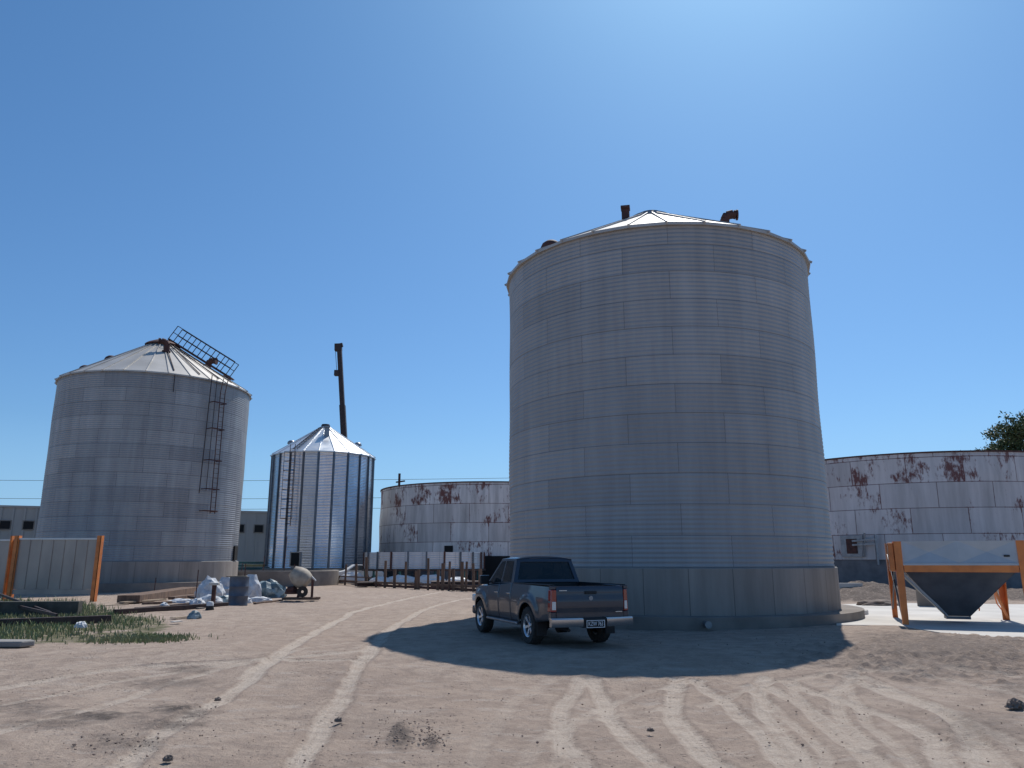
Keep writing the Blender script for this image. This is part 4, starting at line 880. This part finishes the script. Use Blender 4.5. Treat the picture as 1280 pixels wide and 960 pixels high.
# ------------------------------------------------------------------ loose stones
def stones(name,pts,mt,**k):
    vs=[];fs=[]
    for (x,y,s,sd) in pts:
        rs=random.Random(sd); n=len(vs); ico=[(0,0,1),(.89,0,.45),(.28,.85,.45),(-.72,.53,.45),(-.72,-.53,.45),(.28,-.85,.45),(.72,.53,-.45),(-.28,.85,-.45),(-.89,0,-.45),(-.28,-.85,-.45),(.72,-.53,-.45),(0,0,-1)]
        for c_ in ico: f=rs.uniform(.7,1.3); vs.append((x+c_[0]*s*f,y+c_[1]*s*f,gh(y)+.005+c_[2]*s*f*.7))
        fs+=[tuple(n+i for i in t_) for t_ in ((0,1,2),(0,2,3),(0,3,4),(0,4,5),(0,5,1),(1,6,2),(2,7,3),(3,8,4),(4,9,5),(5,10,1),(6,7,2),(7,8,3),(8,9,4),(9,10,5),(10,6,1),(11,7,6),(11,8,7),(11,9,8),(11,10,9),(11,6,10))]
    me=bpy.data.meshes.new(name); me.from_pydata(vs,[],fs); me.materials.append(mt); o=bpy.data.objects.new(name,me); COL.objects.link(o); tag(o,**k); return o
random.seed(11); P_=[]
for i in range(2400):
    y=6+34*random.random()**1.6; x=random.uniform(-.75,.75)*y; P_.append((x,y,random.choice((.005,.006,.008,.010,.014))*random.uniform(.6,1.2),i))
for i in range(650):
    u,v,ru,rv=random.choice([(500,915,16,12),(540,920,8,9),(225,888,36,7),(120,897,55,6),(1190,812,120,14),(1190,812,120,14),(1190,812,120,14),(60,905,50,6),(165,925,60,8)])
    q_=G(u+random.gauss(0,1.1)*ru,v+random.gauss(0,1.0)*rv); P_.append((q_.x,q_.y,random.uniform(.006,.016),i+9000))
stones('gravel',P_,M['clod'],label='scattered small stones and clods over the dirt yard',cat='gravel',kind='stuff')
for (u,v,s_,lb) in ((1270,886,.085,'dark rock at the right edge of the yard'),(210,951,.038,'dark clod at the bottom left on the pale wheel track'),(423,902,.035,'small dark stone between the two long wheel tracks'),(272,876,.035,'small dark stone beside the left wheel track'),(813,914,.03,'small stone among the curved tracks right of centre')):
    q_=G(u,v); o=crumple('rock',None,(q_.x,q_.y,q_.z+s_*.3),s_*1.3,s_,s_*1.1,M['stone'],seed=int(u),sub=3,amp=.75); tag(o,lb,'rock')

# ------------------------------------------------------------------ pickup truck
TX,TY=1.16,17.25
pk=empty('pickup_truck',(TX,TY,0),R_(90+20.5),label='dark blue double-cab pickup parked in the shadow of the huge silo',cat='pickup')
def lerpt(x,tab):
    if x<=tab[0][0]: return tab[0][1]
    for (a,va),(b_,vb) in zip(tab[:-1],tab[1:]):
        if x<=b_:
            t=(x-a)/(b_-a); t=t*t*(3-2*t); return va+(vb-va)*t
    return tab[-1][1]
def lin(x,tab):
    return float(np.interp(x,[a for a,_ in tab],[b for _,b in tab]))
WB=3.09; RA=.47
def zt(x): return lin(x,[(-1.2,1.20),(.97,1.22),(2.62,1.13),(3.0,1.12),(3.6,1.04),(3.85,.95),(3.98,.80)])
def arch(x):
    z=0
    for xa in (0,WB):
        if abs(x-xa)<RA: z=max(z,.38+math.sqrt(RA**2-(x-xa)**2))
    return z
def zb(x): return max(lin(x,[(-1.2,.56),(-.6,.50),(.5,.42),(2.6,.42),(3.6,.40),(3.98,.42)]),arch(x))
def hw(x): return lin(x,[(-1.2,.86),(-.9,.885),(0,.90),(1,.90),(2.6,.90),(3.3,.89),(3.7,.83),(3.9,.70),(3.98,.55)])
def sidey(x,z):
    p=lin(z,[(.4,-.06),(.55,-.015),(.75,0),(.92,.0),(1.0,-.012),(1.22,-.05)])
    y=hw(x)+p
    for xa in (0,WB):
        r=math.hypot(x-xa,z-.38)
        if r<.68: y+=.035*min(1,(.68-r)/.09)
    return y
def side_part(x0,x1,s,nm,solid=.02,cap=False):
    brk=sorted(set([x0,x1]+[xa+RA*math.cos(a_*PI/16) for xa in (0,WB) for a_ in range(17) if x0<xa+RA*math.cos(a_*PI/16)<x1]+list(np.arange(x0,x1,.08))))
    nz_=14; vs=[];fs=[]
    for x in brk:
        b_,t_=zb(x),zt(x)
        for j in range(nz_+1):
            z=b_+(t_-b_)*j/nz_; vs.append((x,s*sidey(x,z),z))
        vs.append((x,s*(sidey(x,t_)-.03),t_+.018)); vs.append((x,s*(sidey(x,t_)-.09),t_+.02))
    m_=nz_+3
    for i in range(len(brk)-1):
        for j in range(m_-1): fs.append((i*m_+j,(i+1)*m_+j,(i+1)*m_+j+1,i*m_+j+1))
    mb=MB(); mb.add(vs,fs); o=mb.build(nm,M['paint'],pk,autosm=40,solid=solid)
    return o
for s in (1,-1):
    side_part(-1.13,.965,s,'bed_side'); dr1=side_part(.98,1.745,s,'door'); dr2=side_part(1.757,2.60,s,'door'); side_part(2.612,3.98,s,'fender')
    for dobj,x in ((dr1,1.12),(dr2,1.90)):
        h=MB(); h.box((x-.11,s*(.895)-.02,.985),(x+.11,s*(.895)+.02,1.02)); h.build('handle',M['chrome'],dobj,bevel=.008)
    # flares' dark arch liner
    for xa in (0,WB):
        l=MB(); n=16; vs=[]
        for i in range(n+1):
            a_=PI*i/n; vs+=[(xa+(RA-.004)*math.cos(a_),s*.86,.38+(RA-.004)*math.sin(a_)),(xa+(RA-.004)*math.cos(a_),s*.52,.38+(RA-.004)*math.sin(a_))]
        l.add(vs,[(2*i,2*i+2,2*i+3,2*i+1) for i in range(n)]); l.add([(xa-RA,s*.52,.38),(xa+RA,s*.52,.38),(xa+RA,s*.52,.86),(xa-RA,s*.52,.86)],[(0,1,2,3)]); l.build('arch_liner',M['black'],pk)
    st=MB(); st.box((.55,s*.80-.09,.36),(2.55,s*.80+.13*1,.42)) if s>0 else st.box((.55,-.93,.36),(2.55,-.71,.42)); st.build('side_step',M['steel'],pk,bevel=.02)
    mf=MB(); mf.box((-.52,s*.78-.11,.22),(-.50,s*.78+.11,.56)); mf.build('mud_flap',M['black'],pk)
# hood
vs=[];fs=[]; xx=list(np.linspace(2.60,3.98,12)); yy=np.linspace(-1,1,11)
for x in xx:
    for y in yy: vs.append((x,y*(sidey(x,zt(x))-.08),zt(x)+.02+.055*(1-y*y)))
for i in range(11):
    for j in range(10): fs.append((i*11+j,(i+1)*11+j,(i+1)*11+j+1,i*11+j+1))
mb=MB(); mb.add(vs,fs); mb.build('hood',M['paint'],pk,smooth=True,solid=.015)
mb=MB(); mb.box((3.80,-.55,.62),(3.99,.55,.86)); mb.build('grille',M['black'],pk,bevel=.02)
mb=MB(); mb.box((3.84,-.80,.38),(4.06,.80,.60)); mb.build('front_bumper',M['paint'],pk,bevel=.06)
for s in (1,-1): mb=MB(); mb.box((3.70,s*.70-.13,.70),(3.96,s*.70+.13,.88)); mb.build('headlight',M['lampwhite'],pk,bevel=.03)
# chassis, cab tub, bed
mb=MB(); mb.box((-1.12,-.50,.42),(3.8,.50,.60)); mb.box((1.0,-.84,.44),(2.58,.84,.58)); mb.box((2.64,-.5,.6),(3.75,.5,.98)); mb.box((.985,-.82,.58),(1.03,.82,1.19)); mb.box((2.56,-.82,.58),(2.66,.82,1.15)); mb.build('chassis',M['black'],pk)
mb=MB(); mb.tube((0,-.7,.38),(0,.7,.38),.06,n=10); mb.tube((0,-.0,.38),(0,.2,.38),.16,n=14); mb.tube((-.3,.45,.40),(-1.1,.45,.36),.035,n=8); mb.build('rear_axle',M['black'],pk,autosm=40)
mb=MB(); mb.box((-1.08,-.76,.72),(.95,.76,.75))
for s in (1,-1): mb.box((-1.08,s*.77-.012,.75),(.95,s*.77+.012,1.215))
mb.box((.93,-.76,.75),(.96,.76,1.22)); mb.build('bed_liner',M['black'],pk)
for s in (1,-1): mb=MB(); mb.box((-1.10,s*.80-.05,1.223),(.95,s*.80+.045,1.245)); mb.build('bed_rail',M['black'],pk,bevel=.008)
# tailgate with crown
vs=[];fs=[]; ny_=15; nzz=10
for j in range(nzz+1):
    z=.60+(1.21-.60)*j/nzz
    for i in range(ny_+1):
        y=-.745+1.49*i/ny_; x=-1.165-.02*(1-(y/.75)**2)-(.018 if .74<z<1.02 else 0)+(.02 if z>1.18 else 0); vs.append((x,y,z))
for j in range(nzz):
    for i in range(ny_): a_=j*(ny_+1)+i; fs.append((a_,a_+1,a_+ny_+2,a_+ny_+1))
mb=MB(); mb.add(vs,fs); mb.box((-1.15,-.745,.60),(-1.08,.745,1.215)); tg=mb.build('tailgate',M['paint'],pk,autosm=50)
mb=MB(); mb.box((-1.215,-.13,1.06),(-1.18,.13,1.12)); mb.build('handle',M['black'],tg,bevel=.01)
mb=MB(); mb.tube((-1.205,0,.98),(-1.18,0,.98),.045,n=16); mb.build('badge',M['steel'],tg,autosm=40)
mb=MB(); mb.box((-1.20,.53,1.125),(-1.185,.70,1.14)); mb.build('lettering_bar',M['chrome'],tg)
mb=MB(); mb.box((-1.20,-.70,.70),(-1.185,-.55,.715)); mb.build('lettering_bar',M['chrome'],tg)
for s in (1,-1):
    mb=MB(); y0,y1=.752,.872
    mb.hexa([(-1.19,s*y0,.72),(-1.15,s*y1,.72),(-1.02,s*(y1+.012),.72),(-1.02,s*y0,.72),(-1.19,s*y0,1.15),(-1.15,s*(y1-.02),1.15),(-1.03,s*(y1-.01),1.15),(-1.03,s*y0,1.15)]); tlm=mb.build('tail_light',M['red'],pk,bevel=.015)
    mb=MB(); mb.hexa([(-1.197,s*.765,.76),(-1.172,s*.84,.76),(-1.12,s*.84,.76),(-1.12,s*.765,.76),(-1.197,s*.765,.92),(-1.172,s*.835,.92),(-1.12,s*.835,.92),(-1.12,s*.765,.92)]); mb.build('reverse_lamp',M['lampwhite'],tlm,bevel=.008)
    mb=MB(); mb.box((-1.16,s*.81-.06,.56),(-1.03,s*.81+.055,.715)); mb.build('corner_panel',M['paint'],pk,bevel=.01)
    mb=MB(); mb.box((-1.16,s*.81-.055,1.153),(-1.03,s*.81+.04,1.22)); mb.build('corner_cap',M['paint'],pk,bevel=.01)
# bumper
def bumper(y0,y1):
    mb=MB(); n=8; vs=[]
    for i in range(n+1):
        y=y0+(y1-y0)*i/n; xo=-1.38+.10*(abs(y)/.9)**3
        vs+=[(xo+.02,y,.44),(xo,y,.50),(xo,y,.585),(xo+.03,y,.61),(-1.17,y,.615),(-1.17,y,.44)]
    mb.add(vs,[(6*i+j,6*i+(j+1)%6,6*(i+1)+(j+1)%6,6*(i+1)+j) for i in range(n) for j in range(6)]+[tuple(range(6)),tuple(range(6*n,6*n+6))]); return mb
bumper(.26,.90).build('rear_bumper',M['chrome'],pk,autosm=35); bumper(-.90,-.26).build('rear_bumper',M['chrome'],pk,autosm=35)
mb=MB(); mb.box((-1.36,-.26,.42),(-1.17,.26,.60)); mb.build('bumper_step',M['black'],pk,bevel=.015)
mb=MB(); mb.box((-1.385,-.20,.425),(-1.365,.20,.565)); pt=mb.build('number_plate',M['black'],pk)
mb=MB(); 
for a_,b_ in (((-.2,.555),(.2,.567)),((-.2,.423),(.2,.435)),((-.2,.435),(-.188,.555)),((.188,.435),(.2,.555))): mb.box((-1.390,a_[0],a_[1]),(-1.386,b_[0],b_[1]))
mb.build('plate_border',M['blue_seal'],pt)
fc=bpy.data.curves.new('plate_text','FONT'); fc.body='KZW 763'; fc.size=.115; fc.align_x='CENTER'; fc.align_y='CENTER'; fc.extrude=.001; fc.space_character=.95
fo=bpy.data.objects.new('tmp_text',fc); COL.objects.link(fo); bpy.context.view_layer.update(); dg=bpy.context.evaluated_depsgraph_get(); tmesh=bpy.data.meshes.new_from_object(fo.evaluated_get(dg)); bpy.data.objects.remove(fo)
to=bpy.data.objects.new('plate_characters',tmesh); COL.objects.link(to); tmesh.materials.clear(); tmesh.materials.append(M['blue_seal']); to.parent=pt; to.location=(-1.390,0,.495)
to.rotation_euler=(R_(90),0,R_(-90)); to.scale=(.72,1,1)
# cab
belt=[(.985,1.235),(1.75,1.21),(2.74,1.15)]; 
def cp_(x,z,s): # side plane
    t=(z-1.18)/(1.78-1.18); return Vector((x,s*(.835-.165*t),z))
def frame_face(out,inset,mb,gl,gt=.012):
    out=[Vector(p) for p in out]; n=len(out); c_=sum(out,Vector())/n; nr_=(out[1]-out[0]).cross(out[2]-out[0]).normalized()
    inn=[]
    for i in range(n):
        p0,p1,p2=out[i-1],out[i],out[(i+1)%n]; d1=(p1-p0).normalized(); d2=(p2-p1).normalized()
        n1=nr_.cross(d1); n2=nr_.cross(d2)
        if n1.dot(c_-p1)<0: n1=-n1
        if n2.dot(c_-p1)<0: n2=-n2
        k_=n1.dot(n2); inn.append(p1+(n1*inset[i-1]+n2*inset[i]- (n1*inset[i]*k_+n2*inset[i-1]*k_) )/(1-k_*k_+1e-9) if abs(k_)<.99 else p1+n1*inset[i])
    mb.add(out+inn,[(i,(i+1)%n,n+(i+1)%n,n+i) for i in range(n)])
    # rounded glass corners omitted: a pane seated just behind the frame
    gl.add(inn,[tuple(range(n))]); return inn
def fix(n1): return n1
cab=MB()
zr=1.765
for s in (1,-1):
    for (q_,ins,nm) in (([cp_(1.02,1.235,s),cp_(1.76,1.215,s),cp_(1.78,zr,s),cp_(1.16,zr-.01,s)],[.02,.035,.05,.13],'door_window'),([cp_(1.76,1.215,s),cp_(2.74,1.16,s),cp_(2.10,zr-.02,s),cp_(1.78,zr,s)],[.02,.06,.05,.035],'door_window')):
        gl=MB(); frame_face(q_,ins,cab,gl); gl.build(nm,M['glass'],pk,solid=.006)
gl=MB(); frame_face([cp_(1.02,1.235,1),cp_(1.02,1.235,-1),cp_(1.16,zr-.01,-1),cp_(1.16,zr-.01,1)],[.06,.09,.07,.09],cab,gl); gl.build('rear_window',M['glass'],pk,solid=.006)
gl=MB(); frame_face([cp_(2.74,1.16,1),cp_(2.74,1.16,-1),cp_(2.10,zr-.02,-1),cp_(2.10,zr-.02,1)],[.03,.06,.05,.06],cab,gl); gl.build('windshield',M['glass'],pk,solid=.006)
cab.build('cab_frame',M['paint'],pk,solid=.03)
vs=[];fs=[]
for i,x in enumerate(np.linspace(0,1,9)):
    for j,y in enumerate(np.linspace(-1,1,13)):
        xr=1.13+(2.13-1.13)*x; z=1.755+.075*(1-abs(y)**3.2)*(1-abs(2*x-1)**4*.55); vs.append((xr-(.02*abs(y)**4 if x<.5 else -.0),y*.685*(1-.02*x),z))
for i in range(8):
    for j in range(12): fs.append((i*13+j,(i+1)*13+j,(i+1)*13+j+1,i*13+j+1))
mb=MB(); mb.add(vs,fs); mb.build('roof',M['paint'],pk,smooth=True,solid=.02)
for y in (-.38,.38):
    mb=MB(); mb.box((1.85,y-.23,.6),(2.3,y+.23,.85)); mb.box((1.78,y-.23,.85),(1.92,y+.23,1.38)); mb.box((1.80,y-.12,1.40),(1.89,y+.12,1.58)); mb.build('seat',M['seat'],pk,bevel=.04)
mb=MB(); mb.box((1.1,-.65,.6),(1.6,.65,.85)); mb.box((1.07,-.65,.85),(1.2,.65,1.30)); mb.build('rear_seat',M['seat'],pk,bevel=.04)
mb=MB(); mb.box((2.4,-.7,.7),(2.7,.7,1.16)); mb.build('dashboard',M['seat'],pk,bevel=.04)
for s in (1,-1):
    mb=MB(); mb.box((2.42,s*1.0-.11,1.17),(2.52,s*1.0+.11,1.36)); mb.box((2.44,s*.86-.06,1.2),(2.48,s*.86+.06,1.24)); mr=mb.build('side_mirror',M['black'],pk,bevel=.03)
    mb=MB(); mb.box((2.525,s*1.0-.10,1.30),(2.545,s*1.0+.10,1.372)); mb.box((2.43,s*1.0-.105,1.362),(2.53,s*1.0+.105,1.375)); mb.build('mirror_cap',M['chrome'],mr,bevel=.005)
# wheels
def wheel(x,y,s):
    t=MB(); Mx=Matrix.Translation((x,y,.385))@Matrix.Rotation(R_(-90*s),4,'X')   # local +z -> outward
    t.lathe([(.235,-.12),(.30,-.13),(.36,-.125),(.38,-.10),(.385,-.06),(.385,.06),(.38,.10),(.36,.125),(.30,.13),(.235,.12),(.22,.10),(.22,-.10),(.235,-.12)],40,Mx)
    for i in range(40):
        a_=2*PI*i/40; Mt=Mx@Matrix.Rotation(a_,4,'Z'); t.box((.375,-.014,-.10 if i%2 else -.02),(.393,.014,.02 if i%2 else .10),Mt)
    tr_=t.build('wheel',M['rubber'],pk,autosm=35)
    r=MB(); r.lathe([(.222,-.09),(.222,.09),(.238,.115),(.232,.12),(.205,.09),(.205,-.09),(.222,-.09)],40,Mx)
    r.lathe([(.001,.085),(.05,.088),(.062,.075),(.065,.04)],20,Mx)
    for i in range(6):
        Ms=Mx@Matrix.Rotation(2*PI*i/6+.26,4,'Z'); r.hexa([Ms@Vector(p) for p in ((.05,-.024,.03),(.218,-.042,.055),(.218,.042,.055),(.05,.024,.03),(.05,-.02,.075),(.218,-.034,.10),(.218,.034,.10),(.05,.02,.075))])
    r.build('rim',M['rim'],tr_,autosm=35,bevel=.004)
    d_=MB(); d_.lathe([(.001,.0),(.21,.0)],24,Mx); d_.build('brake_disc',M['black'],tr_)
for x in (0,WB):
    for s in (1,-1): wheel(x,s*.775,s)
pk.scale=(1.03,1.0,1.0)
